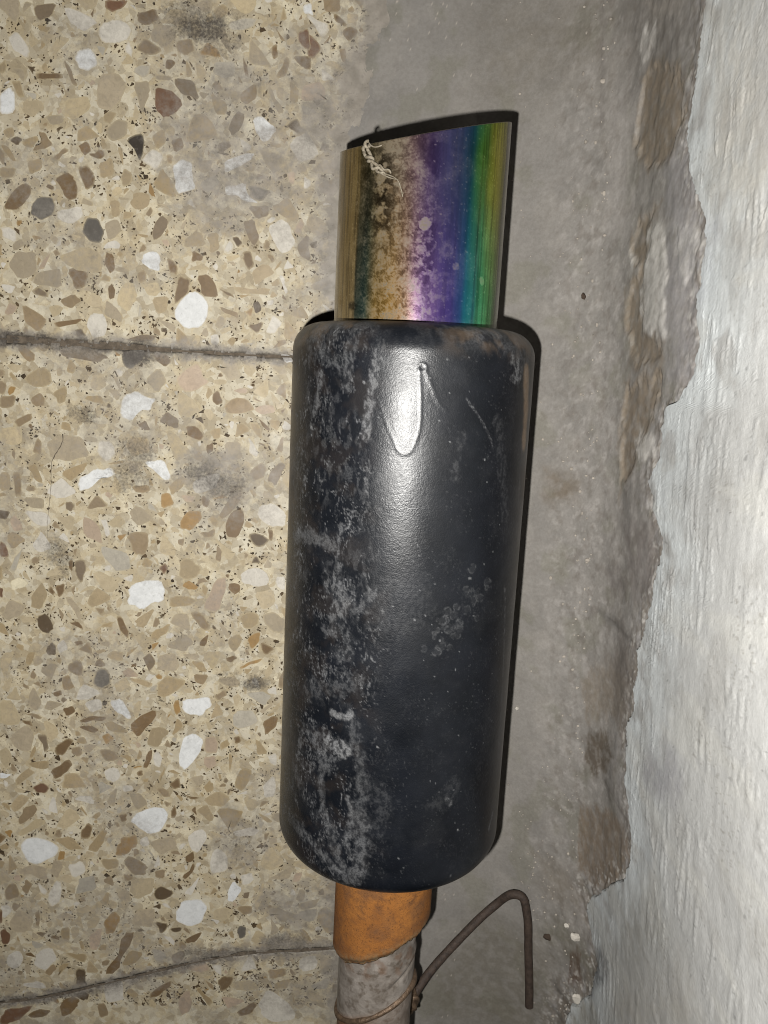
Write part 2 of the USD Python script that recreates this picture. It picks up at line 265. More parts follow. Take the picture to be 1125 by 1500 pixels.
block(0, 460, 0.4,
 white=[(455,295,500,280,540,305,575,310,550,355,520,350,480,395,445,380,440,345),(470,1000,530,975,590,975,605,1010,600,1050,560,1055,520,1085,465,1060),(290,600,350,565,410,560,425,590,370,600,330,640,290,650,283,625),(525,540,600,530,630,600,605,612,560,570),(1025,145,1060,150,1075,175,1045,180)],
 cream=[(35,980,70,962,105,985,90,1000,45,1015),(320,360,340,355,345,380,325,388)],
 pale=[(950,700,1000,690,1050,730,1045,780,990,780,940,740),(880,950,940,925,980,950,985,990,940,1000,885,985),(1010,960,1045,960,1045,1015,1015,1000),(360,460,410,465,425,510,395,545,355,510)],
 greybrown=[(215,130,310,115,405,160,360,178,230,155),(610,355,655,385,655,420,620,410,580,395),(975,610,1015,545,1050,550,1025,600,1010,632),(270,905,310,898,318,930,300,990,275,950)],
 darkgrey=[(445,140,530,130,525,165,480,205,450,185)],
 brown=[(565,135,615,150,628,175,605,195,570,170),(680,410,720,410,748,445,735,465,685,445),(780,290,800,278,818,325,795,335,778,320),(945,380,990,420,985,430,960,410),(755,480,780,470,782,500,760,515),(830,815,825,770,850,720,890,715,895,760,870,820),(740,660,770,680,760,710,740,700),(980,785,1000,790,998,830,985,830),(840,985,880,990,880,1015,860,1028,835,1005),(250,905,268,900,265,945,252,930),(200,995,238,985,235,1020,215,1040),(425,1105,445,1105,475,1170,470,1192,440,1160),(735,1195,765,1170,755,1215,730,1215),(955,1200,1008,1225,975,1250,960,1235),(270,1200,300,1195,305,1210,280,1215)],
 tan=[(700,140,750,135,740,165,710,160),(90,230,155,190,185,210,190,255,150,270,100,255),(190,290,245,260,240,320,215,330),(910,395,950,400,960,460,935,440),(765,430,810,415,805,455,785,460),(985,385,1030,390,1015,430,990,410),(655,960,660,900,700,895,740,930,720,965,680,975),(620,1040,650,1030,730,1048,690,1070,620,1075),(550,1190,560,1160,625,1130,615,1165,570,1200),(875,1110,910,1090,950,1100,945,1140,895,1155),(835,1190,875,1170,890,1190,860,1240,840,1220),(0,580,35,580,40,640,0,650),(100,560,130,545,160,620,130,610)],
 tanbrown=[(110,310,150,285,165,335,130,340),(50,390,115,360,120,385,65,418),(0,300,60,295,50,340,0,345),(820,335,860,305,905,310,935,350,890,365,830,365),(910,580,960,540,977,565,965,600,930,612),(1010,500,1030,450,1040,450,1035,510),(800,740,850,660,890,650,870,700,815,755),(730,800,790,785,785,815,750,820),(460,805,540,798,545,840,530,885,490,880),(695,1090,740,1095,775,1150,750,1160,720,1130),(45,580,75,575,80,670,55,670),(480,630,545,625,550,650,500,655)],
 darkbrown=[(710,380,740,375,748,405),(905,805,960,805,990,830,940,858),(135,1110,170,1093,200,1150,175,1172,140,1150),(170,1220,190,1200,205,1215,205,1250,175,1250)],
 pinkbeige=[(925,345,1000,330,1010,360,960,370),(740,1080,790,970,830,960,830,1000,800,1095)],
 greybeige=[(820,470,880,465,890,530,830,535),(170,470,230,440,300,450,330,520,250,540,185,530)],
 amber=[(660,760,690,720,735,720,740,750,700,795,660,785),(905,1190,930,1170,955,1165,950,1200,920,1230)],
 redbrown=[(580,930,605,910,618,930,600,955),(0,830,20,840,35,890,0,890),(0,1000,12,1005,10,1040,0,1035)],
 beige=[(930,1020,1000,1005,1010,1060,960,1085),(0,420,80,410,80,480,0,470)])
block(0, 1000, 0.4444,
 white=[(65,540,90,510,150,515,195,540,185,570,125,600,90,590),(580,755,600,718,660,712,685,740,665,790,625,805,580,785),(590,240,605,180,640,165,672,190,660,230,610,290,590,270),(600,55,690,45,700,75,665,110,620,105,600,85),(425,455,480,415,540,410,558,440,530,490,490,500,460,480),(750,690,770,650,800,680,770,722,750,720),(360,60,400,50,435,110,425,122,380,95),(0,295,40,302,20,315,0,315)],
 pale=[(275,65,330,50,340,85,300,100),(340,290,385,275,400,310,375,330,350,320),(222,600,270,585,285,625,240,645),(155,705,185,650,205,660,200,720,170,740),(690,585,710,540,750,565,752,620,695,632),(765,490,830,475,860,485,840,505,780,508),(790,635,830,625,840,650,800,670),(985,910,1040,895,1050,920,1040,945,1000,955,982,940),(850,1060,880,1010,920,1030,975,1085,970,1110,900,1120,860,1095),(880,240,912,230,912,275,890,265),(865,340,905,300,908,375,870,380),(0,735,30,730,40,755,10,780),(25,900,60,880,80,910,50,945,22,930),(120,890,170,870,190,910,150,950,110,930)],
 brown=[(430,135,500,90,515,92,510,120,455,182,432,155),(260,125,300,108,355,112,345,125,270,133),(255,145,300,140,328,155,310,167),(205,85,240,75,250,95,220,112),(165,290,225,250,240,270,200,310,180,318),(185,240,180,210,225,182,245,190,210,240),(470,280,485,230,503,218,500,250,485,282),(450,295,470,288,472,305,455,308),(770,180,790,175,795,195,775,202),(865,130,900,108,918,115,910,145,875,175),(555,335,590,310,598,345,575,352),(265,490,290,460,307,475,295,515,268,515),(390,435,420,432,418,455,400,460),(562,445,575,400,582,420,578,445),(630,420,645,405,650,440),(610,845,670,818,645,855,615,860),(345,960,410,822,448,822,400,910,375,960),(195,1060,240,1032,265,1045,255,1070,205,1105),(490,1040,510,1010,565,980,565,1000,520,1035),(90,1095,130,1075,170,1080,150,1100,105,1105),(715,985,735,965,772,968,760,1000,725,1020),(780,1085,835,1050,850,1060,830,1090,790,1100),(600,640,640,590,640,620,610,650)],
 tan=[(340,130,400,140,425,165,360,160),(90,265,160,255,160,285,110,280),(725,200,750,185,760,205,730,220),(525,310,545,275,540,300,528,330),(670,385,720,355,762,380,735,410,690,405),(770,340,795,280,835,290,800,360),(285,550,340,480,355,490,320,560),(330,580,390,580,390,610,350,618),(400,930,430,880,475,890,440,930),(200,810,230,805,230,850,205,845),(905,990,960,975,945,1010,905,1010)],
 tanbrown=[(75,100,110,100,140,115,130,122),(325,220,370,220,400,250,350,262),(60,450,80,410,115,400,125,420,90,455,65,468),(705,45,740,22,750,40,720,60),(515,350,540,345,565,375,540,378),(510,620,545,615,542,645,512,642),(880,945,940,940,945,965,890,980),(145,955,175,925,190,940,165,968),(20,720,15,680,50,655,70,705),(70,680,85,645,108,665,90,700),(115,760,130,745,130,805,118,800),(320,1060,345,1055,360,1095,330,1105)],
 amber=[(575,60,590,55,597,95,582,108,573,90),(385,540,400,510,450,500,455,535,420,565,380,570),(340,790,375,750,400,775,375,825,350,830)],
 redbrown=[(105,345,140,328,165,345,150,365,120,362),(0,820,15,810,35,830,30,860,8,862),(0,745,8,750,8,790,0,795),(0,1105,20,1075,110,1062,95,1085,30,1125,0,1125)],
 pinkbeige=[(675,180,710,175,720,200,715,232,675,232),(672,245,710,240,715,270,690,285,672,270)],
 greybrown=[(405,590,425,568,490,605,480,635,440,635),(560,900,605,880,612,900,585,935)],
 darkbrown=[(355,460,368,460,365,480,358,478),(505,690,530,668,578,690,545,715,515,715),(500,740,530,725,530,748),(508,785,560,795,530,832),(560,810,600,805,595,820,570,822),(248,950,258,940,283,945,282,990,292,1000,250,1000),(310,0,360,0,355,20,315,15),(0,180,45,135,20,160,5,180)],
 darkgrey=[(780,820,790,800,812,805,810,835,790,845)],
 greybeige=[(30,790,60,745,115,780,90,825,40,820),(30,180,90,135,115,170,100,230,50,215),(490,525,570,505,585,540,530,570)])
block(200, 700, 0.20446, brown=[(640,1290,700,1270,725,1290,680,1325,645,1310)], amber=[(735,1360,800,1320,910,1290,880,1320,750,1370)])
block(0, 700, 0.2222, darkgrey=[(610,1350,640,1260,700,1250,735,1340,700,1380,640,1385)])
block(450, 0, 0.24, pale=[(0,80,130,150,135,190,90,235,40,150,0,110)], brown=[(160,90,180,85,245,150,230,165,170,130),(218,185,260,160,310,185,300,210,255,255,220,215)], tanbrown=[(195,300,235,295,240,395,210,370),(100,265,140,210,145,225,110,268)], redbrown=[(0,200,70,260,85,300,40,360,0,350)])

def soften(p, n=1, jit=0.0):
    """a broken stone's outline: corners slightly worn, edges a little uneven"""
    p = np.asarray(p, float)
    for _ in range(n):
        q = np.roll(p, -1, 0); p = np.stack([p * 0.84 + q * 0.16, p * 0.16 + q * 0.84], 1).reshape(-1, 2)
    if jit == 0: return p
    q = np.roll(p, -1, 0); mid = (p + q) / 2; e = q - p; ln = np.linalg.norm(e, axis=1, keepdims=True)
    nrm = np.stack([e[:, 1], -e[:, 0]], 1)
    mid = mid + nrm * rng.normal(0, jit, (len(p), 1)) * (ln > 0.0015)
    p = np.stack([p, mid], 1).reshape(-1, 2)
    return p
def poly(p):
    P = Polygon(p)
    if not P.is_valid: P = P.buffer(0)
    return max(P.geoms, key=lambda g: g.area) if hasattr(P, "geoms") else P
stones = [(c, poly(soften([fl2(*q) for q in p], 1, 0.07))) for c, p in CHIPS]
stones = [s for s in stones if s[1].area > 1e-6]
X0, X1, Y0, Y1 = -0.44, 0.02, 0.36, -0.52
TILES = []
for k, (top, bot) in enumerate(((None, J1), (J1, J2), (J2, None))):
    xs = np.linspace(X0, 0.06, 120)
    up = np.c_[xs, np.full(120, Y0) if top is None else joint_y(top, xs)]; lo = np.c_[xs, np.full(120, Y1 - 0.06) if bot is None else joint_y(bot, xs)]
    TILES.append((up, lo))
tile_poly = [Polygon(np.vstack([u, l[::-1]])).buffer(-0.0006) for u, l in TILES]
# the rest of the stones, scattered where the photograph's own are not
def rand_stone(cx, cy, r):
    n = rnd.randint(5, 8); a = sorted(rnd.uniform(0, 6.283) for _ in range(n)); el = rnd.uniform(0.45, 1.0); ro = rnd.uniform(0, 3.14)
    pts = [(math.cos(t) * r * rnd.uniform(0.75, 1.1), math.sin(t) * r * el * rnd.uniform(0.75, 1.1)) for t in a]
    return [(cx + x * math.cos(ro) - y * math.sin(ro), cy + x * math.sin(ro) + y * math.cos(ro)) for x, y in pts]
tree = STRtree([s[1].buffer(0.0004) for s in stones]); extra = []
def seen(x, y):   # inside the part of the floor read off above
    d = np.array([x, y, 0]) - CAM; z = -_s * d[1] - _c * d[2]; return 562.5 + FOC * d[0] / z > -4
PICK = ["tan"] * 7 + ["beige"] * 12 + ["greybeige"] * 7 + ["tanbrown"] * 4 + ["brown"] + ["pale"] * 4 + ["greybrown"] + ["darkbrown", "amber", "paleg", "pinkbeige", "pale"]
PICK2 = PICK + ["brown"] * 6 + ["white"] * 4 + ["darkbrown"] * 2
from collections import defaultdict
cells = defaultdict(list)
def clear_of(P, pad):
    if len(tree.query(P)) and any(stones[i][1].buffer(0.0004).intersects(P) for i in tree.query(P)): return False
    c = P.centroid; k = (int(c.x // 0.02), int(c.y // 0.02))
    for a in (-1, 0, 1):
        for b in (-1, 0, 1):
            for Q in cells[(k[0] + a, k[1] + b)]:
                if Q.distance(P) < pad: return False
    cells[k].append(P); return True
PICK0 = ["beige"] * 4 + ["greybeige"] * 3 + ["tan"] * 3 + ["paleg", "pale", "pinkbeige"]
for r_lo, r_hi, tries in ((0.010, 0.015, 1500), (0.006, 0.010, 2600), (0.0035, 0.006, 4200), (0.0018, 0.0034, 4000)):
    for _ in range(tries):
        x, y = rnd.uniform(X0, X1), rnd.uniform(Y1, Y0); big = seen(x, y)
        P = poly(soften(rand_stone(x, y, rnd.uniform(r_lo, r_hi)), 1, 0.05 if r_lo > 0.003 else 0))
        if P.area > 1e-6 and clear_of(P, 0.0004): extra.append((rnd.choice(PICK0 if r_lo > 0.009 else PICK if big else PICK2), P))
floor = thing("floor", kind="structure")
def flat_stone(P, z):
    """a stone's polished face and its rim going down into the matrix"""
    pts = np.array(P.exterior.coords)[:-1]
    if Polygon(pts).exterior.is_ccw is False: pts = pts[::-1]
    n = len(pts); c = pts.mean(0); r = math.sqrt(Polygon(pts).area / math.pi)
    ins = c + (pts - c) * max(0.4, 1 - rnd.uniform(0.0003, 0.0016) / r)
    v2, f2 = trimesh.creation.triangulate_polygon(Polygon(ins), engine="earcut")
    if len(v2) != n: v2, f2 = np.vstack([ins, c]), np.stack([np.arange(n), (np.arange(n) + 1) % n, np.full(n, n)], 1)
    else: f2 = np.argmin(((np.asarray(v2)[:, None] - ins[None]) ** 2).sum(-1), 1)[f2]; v2 = ins
    m = len(v2); i = np.arange(n); j = (i + 1) % n
    V = np.vstack([np.c_[v2, np.full(m, z)], np.c_[pts, np.full(n, z)], np.c_[pts + (pts - c) * 0.01, np.full(n, z - 0.0007)]])
    F = np.vstack([f2, np.stack([i, m + i, m + j], 1), np.stack([i, m + j, j], 1), np.stack([m + i, m + n + i, m + n + j], 1), np.stack([m + i, m + n + j, m + j], 1)])
    return V, F, np.r_[np.zeros(m), np.ones(2 * n)] * RIM
RIM = 0.8
def specks(tp, n, big):
    """the many small dark grains, in drifts that follow one another's direction"""
    V, F = [], []; x0, y0, x1, y1 = tp.bounds; N = n * 7
    cx, cy = rng.uniform(max(x0, X0), min(x1, X1), N), rng.uniform(max(y0, Y1), min(y1, Y0), N)
    keep = n2(cx, cy, 70, 3, 21) > rng.uniform(0.36, 0.70, N); cx, cy = cx[keep], cy[keep]
    pt = shapely.points(cx, cy); keep = shapely.contains(tp, pt); hit = np.unique(big_t.query(pt, predicate="within")[0]); keep[hit] = False
    cx, cy = cx[keep][:n], cy[keep][:n]; turn = 6.28 * n2(cx, cy, 20, 2, 22)
    for x, y, tn in zip(cx, cy, turn):
        r = 0.00074 * math.exp(rnd.gauss(0.10, 0.45)); el = rnd.uniform(0.35, 0.9); ro = tn + rnd.gauss(0, 0.5); m = rnd.randint(5, 7)
        a = np.sort(np.array([rnd.uniform(0, 6.283) for _ in range(m)])); q = np.c_[np.cos(a) * r, np.sin(a) * r * el] * np.array([[rnd.uniform(0.7, 1.2)] for _ in range(m)])
        q = np.c_[x + q[:, 0] * math.cos(ro) - q[:, 1] * math.sin(ro), y + q[:, 0] * math.sin(ro) + q[:, 1] * math.cos(ro)]
        z = 0.00009 + 0.00003 * rnd.random(); b = len(V)
        V += [(*q.mean(0), z)] + [(u, w, z) for u, w in q]; F += [(b, b + 1 + i, b + 1 + (i + 1) % m) for i in range(m)]
    return np.array(V), np.array(F)
big_l = [s[1] for s in stones] + [s[1] for s in extra if s[1].area > 1.2e-5]; big_t = STRtree(big_l)
def in_frame(P):
    c = P.centroid; d = np.array([c.x, c.y, 0]) - CAM; z = -_s * d[1] - _c * d[2]
    px, py = 562.5 + FOC * d[0] / z, 750 - FOC * (d[1] * _c - d[2] * _s) / z
    return -5 < px < 560 and -5 < py < 1505
allst = stones + extra
for k, (up, lo) in enumerate(TILES):
    nx = 300
    xs = np.linspace(X0, 0.06, nx); yu, yl = np.interp(xs, up[:, 0], up[:, 1]), np.interp(xs, lo[:, 0], lo[:, 1])
    gap_u = 0 if k == 0 else 1; gap_l = 0 if k == 2 else 1
    w = lambda x, sd: 0.0007 + 0.0022 * np.maximum(0, n2(x, x * 0, 60, 3, sd) - 0.38) + (0.0016 * smoothstep(-0.14, -0.2, x) if sd < 3 else 0)
    yu = yu - gap_u * w(xs, 2 if k == 1 else 4); yl = yl + gap_l * w(xs, 1 if k == 0 else 3)
    ny = max(20, int(abs(np.mean(yu - yl)) / 0.0016)); t = np.linspace(0, 1, ny)[:, None]
    Yg = yu * (1 - t) + yl * t; Xg = np.broadcast_to(xs, Yg.shape)
    edge = np.minimum(np.where(gap_u, np.abs(Yg - yu), 1), np.where(gap_l, np.abs(Yg - yl), 1))
    Zg = 0.00004 * (n2(Xg, Yg, 300, 2, 4) - 0.5) - 0.0003 * smoothstep(0.0022, 0, edge)
    rows = [np.stack([Xg[0], Yg[0] + 0.0004 * gap_u, Zg[0] - 0.004], -1)[None], np.stack([Xg, Yg, Zg], -1), np.stack([Xg[-1], Yg[-1] - 0.0004 * gap_l, Zg[-1] - 0.004], -1)[None]]
    V = np.vstack([r.reshape(-1, 3) for r in rows])
    f = grid_faces(ny + 2, nx)[:, ::-1]
    tile = obj("tile", (V, f), M["matrix"], floor, True, film(V[:, 0], V[:, 1]))
    mine = [(c, P.intersection(tile_poly[k])) for c, P in allst if P.intersects(tile_poly[k])]
    mine = [(c, max(P.geoms, key=lambda q: q.area) if hasattr(P, "geoms") else P) for c, P in mine]
    mine = [(c, P) for c, P in mine if P.geom_type == "Polygon" and P.area > 8e-7]
    mine.sort(key=lambda s: -s[1].area * (1.0 if in_frame(s[1]) else 0.001))
    for c, P in mine[:298]:
        RIM = rnd.uniform(0.35, 1.0); v, f, r = flat_stone(P, 0.00013 + 0.00008 * rnd.random())
        obj("stone_chip", (v, f), M[c], tile, False, film(v[:, 0], v[:, 1], r))
    rest = defaultdict(list)
    for c, P in mine[298:]: rest[c].append(P)
    for c, ps in rest.items():      # too small to pick apart singly
        v, f, r = [], [], []; n = 0
        for P in ps:
            a, b, e = flat_stone(P, 0.00013 + 0.00008 * rnd.random()); v.append(a); f.append(b + n); r.append(e); n += len(a)
        v = np.vstack(v); obj("small_stone_chips", (v, np.vstack(f)), M[c], tile, False, film(v[:, 0], v[:, 1], np.concatenate(r)), kind="stuff")
    area = tile_poly[k].area
    v, f = specks(tile_poly[k], int(area / 0.115 * 4600), None)
    obj("dark_specks", (v, f), M["speck"], tile, False, film(v[:, 0], v[:, 1]), kind="stuff")
gx, gy = np.meshgrid(np.linspace(X0, 0.1, 60), np.linspace(Y1 - 0.06, Y0, 140))
gz = -0.0008 + 0.0005 * (n2(gx, gy, 120, 3, 6) - 0.5)
gz = gz + 0.00055 * smoothstep(0.06, 0.03, np.abs(gy - joint_y(J2, gx)))
obj("grout", (np.stack([gx, gy, gz], -1).reshape(-1, 3), grid_faces(140, 60)), M["grout"], floor, True)
# a hairline crack across the middle tile
ck = smooth_line([fl2(*p) for p in [(92, 636), (88, 655), (77, 674), (75, 700), (72, 740), (70, 788)]], 40); ck += rng.normal(0, 0.00012, ck.shape)
tv = np.gradient(ck, axis=0); tv /= np.linalg.norm(tv, axis=1, keepdims=True); nv = np.c_[-tv[:, 1], tv[:, 0]]; wd = np.linspace(0.00036, 0.00012, 40)[:, None] * rng.uniform(0.5, 1.2, (40, 1))
cv = np.vstack([np.c_[ck + nv * wd, np.full(40, 0.00024)], np.c_[ck - nv * wd, np.full(40, 0.00024)]])
i = np.arange(39); cf = np.vstack([np.stack([i, i + 1, i + 41], 1), np.stack([i, i + 41, i + 40], 1)])
obj("hairline_crack", (cv, cf[:, ::-1]), M["grout"], floor, False, film(cv[:, 0], cv[:, 1]))

# ------------------------------------------------------------------ cement between the tiles and the wall
WX = 0.150                                          # the wall's bare face
CR = 0.095                                          # the wall's foot runs out into the floor in a hollow sweep of this radius
def prof_(q):
    """the wall's section at the distance q from the sweep's start on the floor: x, z and the outward normal"""
    ang = np.clip(q / CR, 0, np.pi / 2); over = np.maximum(q - CR * np.pi / 2, 0)
    return WX - CR + CR * np.sin(ang), CR - CR * np.cos(ang) + over, -np.sin(ang), np.cos(ang)
def q_of(px, py, lift=0.0):
    """where a line of sight meets the wall's section: (y, q)"""
    d = ray(px, py); qs = np.linspace(0.001, 0.6, 3000); x, z, nx, nz = prof_(qs); x, z = x + nx * lift, z + nz * lift
    g = (x - CAM[0]) * d[2] - (z - CAM[2]) * d[0]; k = np.nonzero(np.diff(np.sign(g)))[0]
    k = k[0] if len(k) else 0
    return CAM[1] + d[1] * x[k] / d[0], qs[k]
YA, YB = 0.36, -0.58
def paint(x, y, base, patches, seed=40, wob=0.010, wsc=45):
    """colour patches: (outline in metres, colour, softness, strength)"""
    col = np.tile(np.asarray(base, float), (len(x), 1)) if np.ndim(base) == 1 else np.array(base, float)
    wx = x + wob * (n2(x, y, wsc, 5, seed) - 0.5); wy = y + wob * (n2(x, y, wsc, 5, seed + 1) - 0.5)
    for k, (out, c, soft, strg) in enumerate(patches):
        P = Polygon(out); 
        if not P.is_valid: P = P.buffer(0)
        b = P.bounds; near = (wx > b[0] - soft) & (wx < b[2] + soft) & (wy > b[1] - soft) & (wy < b[3] + soft)
        if not near.any(): continue
        pt = shapely.points(wx[near], wy[near]); ins = shapely.contains(P, pt); d = shapely.distance(P.exterior, pt) * np.where(ins, -1, 1)
        m = strg * smoothstep(soft, -soft, d) * (0.55 + 0.45 * smoothstep(0.36, 0.56, n2(x[near], y[near], 130, 4, seed + 5 + k)))
        col[near] = col[near] * (1 - m[:, None]) + np.asarray(c) * m[:, None]
    return col
nxc, nyc = 260, 640
yy = np.linspace(YB, YA, nyc)[:, None]; t = np.linspace(0, 1, nxc)[None]
bx = border_x(yy); xx = (bx - 0.022) * (1 - t) + (WX + 0.004) * t; yy = np.broadcast_to(yy, xx.shape)
inn = xx - bx + 0.02 * (n2(xx, yy, 40, 4, 3) - 0.5)
zz = -0.0013 + 0.0019 * smoothstep(-0.016, 0.012, inn) + 0.0005 * (n2(xx, yy, 60, 4, 11) - 0.5) + 0.00022 * (n2(xx, yy, 350, 3, 12) - 0.5)
wall_d = WX - xx + 0.010 * (n2(xx, yy, 30, 3, 13) - 0.5)
zz = zz - 0.003 * smoothstep(CR - 0.012, CR - 0.03, wall_d)
x1, y1 = xx.ravel(), yy.ravel()
def cement_colour(x1, y1):
    base = np.asarray(A(137, 133, 128)) * (0.86 + 0.28 * n2(x1, y1, 18, 4, 15))[:, None]
    m = smoothstep(0.5, 0.68, n2(x1, y1, 32, 4, 16))[:, None] * 0.3; base = base * (1 - m) + np.asarray(A(153, 148, 141)) * m
    m = smoothstep(0.55, 0.7, n2(x1, y1, 26, 4, 17))[:, None] * 0.6; base = base * (1 - m) + np.asarray(A(126, 123, 112)) * m
    m = smoothstep(0.56, 0.74, n2(x1, y1, 120, 4, 18))[:, None] * 0.16; base = base * (1 - m) + np.asarray(A(118, 112, 106)) * m
    return base
base = cement_colour(x1, y1)
px_ = lambda *p: [fl2(a, b) for a, b in zip(p[::2], p[1::2])]
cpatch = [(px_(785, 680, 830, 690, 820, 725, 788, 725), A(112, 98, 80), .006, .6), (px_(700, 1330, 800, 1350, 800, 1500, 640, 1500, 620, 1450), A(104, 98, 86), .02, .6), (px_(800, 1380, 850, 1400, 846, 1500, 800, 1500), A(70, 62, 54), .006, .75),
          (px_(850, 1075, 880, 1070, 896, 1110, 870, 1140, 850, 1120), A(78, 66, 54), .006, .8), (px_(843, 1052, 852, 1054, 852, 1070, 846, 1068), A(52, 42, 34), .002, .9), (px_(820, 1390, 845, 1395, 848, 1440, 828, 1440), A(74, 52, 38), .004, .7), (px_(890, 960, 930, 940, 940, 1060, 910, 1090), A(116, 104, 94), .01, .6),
          (px_(880, -20, 893, -20, 890, 440, 880, 440), A(100, 95, 90), .004, .45), (px_(845, 855, 868, 860, 866, 870, 850, 866), A(60, 56, 52), .003, .7), (px_(880, 640, 898, 645, 896, 660, 884, 660), A(70, 66, 62), .003, .7), (px_(850, 1180, 905, 1190, 915, 1260, 880, 1300, 845, 1270), A(122, 106, 90), .006, .7), (px_(775, 1225, 815, 1215, 830, 1255, 790, 1275), A(128, 118, 104), .008, .5), (px_(800, 1290, 850, 1300, 840, 1340, 780, 1330), A(104, 100, 84), .01, .6), (px_(820, 1225, 845, 1240, 840, 1275, 825, 1265), A(160, 150, 142), .004, .6), (px_(700, 0, 880, 0, 860, 140, 700, 150), A(118, 111, 100), .03, .5)]
col = paint(x1, y1, base, cpatch)
fleck = (n2(x1, y1, 420, 2, 19) > 0.80) & (n2(x1, y1, 30, 2, 20) > 0.5); col[fleck] = A(176, 168, 158)
obj("cement_floor", (np.stack([xx, yy, zz], -1).reshape(-1, 3), grid_faces(nyc, nxc)), M["cement"], None, True, {"Cd": col}, kind="structure")

# ------------------------------------------------------------------ the wall: bare render at its foot, white plaster above a ragged edge
wall = thing("wall", "whitewashed plaster wall with ragged broken lower edge over bare render", "wall")
PX = WX - 0.0045                                    # face of the plaster
EDGE = [(1040, -220), (1034, -90), (1030, 0), (1024, 60), (1021, 113), (1010, 151), (1006, 190), (1006, 227), (1013, 270), (1028, 318), (1031, 350), (1025, 397), (1016, 453), (1022, 491), (1021, 510), (1013, 545), (1000, 572), (991, 587), (972, 598), (967, 630), (966, 662), (952, 692), (949, 710), (957, 745),
        (970, 787), (966, 812), (957, 840), (952, 865), (949, 885), (934, 946), (930, 985), (927, 1010), (927, 1038), (916, 1064), (917, 1106), (914, 1143), (921, 1189), (925, 1235), (922, 1265), (909, 1288), (885, 1300), (862, 1318), (857, 1330), (864, 1363), (874, 1408), (866, 1453), (845, 1468), (832, 1478), (826, 1500), (822, 1560), (815, 1640)]
ew = np.array([q_of(a, b, 0.004) for a, b in EDGE])            # (y, q) along the wall
ew = ew[np.argsort(ew[:, 0])]
def edge_q(y):
    y = np.asarray(y, float)
    return np.interp(y, ew[:, 0], ew[:, 1]) + 0.0075 * (n2(y, y * 0, 130, 4, 31) - 0.5) + 0.004 * (n2(y, y * 0, 600, 3, 32) - 0.5)
# bare render
nyw, nzw = 700, 300
QQ = np.broadcast_to(np.linspace(0, 0.42, nzw), (nyw, nzw)); yy = np.broadcast_to(np.linspace(YB, YA, nyw)[:, None], QQ.shape)
def wall_xyz(dn, QQ=QQ, yy=yy):
    """the wall's section pushed out along its normal by dn"""
    x, z, nx, nz = prof_(QQ); return np.stack([x + nx * dn, yy, z + nz * dn + 0.0004 - 0.0012 * smoothstep(0.012, 0.0, QQ)], -1)
rough_ = 0.0026 * (n2(yy, QQ, 22, 3, 33) - 0.5) + 0.0007 * (n2(yy, QQ, 90, 4, 34) - 0.5) * smoothstep(0.02, 0.09, QQ) + 0.00020 * (n2(yy, QQ, 420, 3, 44) - 0.5)
rough_ = rough_ * smoothstep(-0.002, 0.02, QQ)
W0 = wall_xyz(rough_).reshape(-1, 3); dr = W0 - CAM; hit = CAM + dr * (WX / dr[:, :1])     # where the photograph's patches, measured on the upright face, fall on the sweep
yf, zf = hit[:, 1], hit[:, 2]
wp = lambda *p: [tuple(at_wall(a, b, WX)[1:]) for a, b in zip(p[::2], p[1::2])]
z8 = lambda *p: wp(*[(700 if i % 2 == 0 else 0) + v / 2.647 for i, v in enumerate(p)])
z9 = lambda *p: wp(*[(700 if i % 2 == 0 else 500) + v / 2.647 for i, v in enumerate(p)])
BR, LI, PL = A(136, 124, 109), A(165, 160, 155), A(206, 202, 196)
hollow = [z8(640, 290, 700, 200, 800, 300, 800, 480, 740, 640, 650, 670, 600, 580, 615, 430), z8(722, 785, 650, 820, 595, 890, 590, 980, 612, 1050, 568, 1150, 572, 1290, 600, 1420, 720, 1420, 720, 1300, 640, 1290, 660, 890), z9(570, 150, 720, 110, 700, 250, 640, 380, 600, 500, 550, 600, 545, 400)]
proud = [z8(660, 890, 720, 840, 730, 960, 735, 1300, 640, 1290, 620, 1130, 660, 990), z8(630, 110, 690, 90, 690, 170, 640, 260, 625, 200), z8(760, 860, 860, 840, 840, 1080, 790, 1120, 770, 1000), z8(590, 960, 610, 990, 600, 1050, 588, 1060), z9(600, 360, 690, 350, 690, 440, 620, 470)]
wpatch = [(h, BR, .004, .95) for h in hollow] + [(z9(400, 1310, 480, 1240, 580, 1290, 560, 1460, 420, 1460), BR, .006, .6)] + [(p, PL, .003, .75) for p in proud] + [(z8(520, 320, 640, 330, 600, 700, 700, 780, 560, 950, 490, 900), LI, .006, .55), (z8(480, 0, 500, 0, 490, 520, 470, 520), A(118, 112, 107), .003, .5), (z8(640, 0, 800, 0, 760, 60, 690, 90), A(190, 182, 172), .006, .5),
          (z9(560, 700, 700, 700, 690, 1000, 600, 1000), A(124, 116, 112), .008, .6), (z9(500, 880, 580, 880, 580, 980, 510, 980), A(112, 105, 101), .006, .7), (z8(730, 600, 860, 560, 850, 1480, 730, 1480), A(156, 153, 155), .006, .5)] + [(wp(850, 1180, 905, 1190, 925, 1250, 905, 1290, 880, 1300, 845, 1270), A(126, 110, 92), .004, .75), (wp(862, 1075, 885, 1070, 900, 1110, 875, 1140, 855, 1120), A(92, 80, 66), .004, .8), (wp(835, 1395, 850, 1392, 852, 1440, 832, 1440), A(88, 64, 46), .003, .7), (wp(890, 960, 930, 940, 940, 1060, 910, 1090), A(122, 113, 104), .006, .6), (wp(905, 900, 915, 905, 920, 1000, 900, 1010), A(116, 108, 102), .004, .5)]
xq, yq = (WX - CR + QQ).ravel(), yy.ravel()              # unrolled, so that the cement's mottling runs on up the sweep
base = cement_colour(xq, yq); rise = smoothstep(0.045, 0.095, QQ.ravel() + 0.03 * (n2(xq, yq, 30, 4, 46) - 0.5))
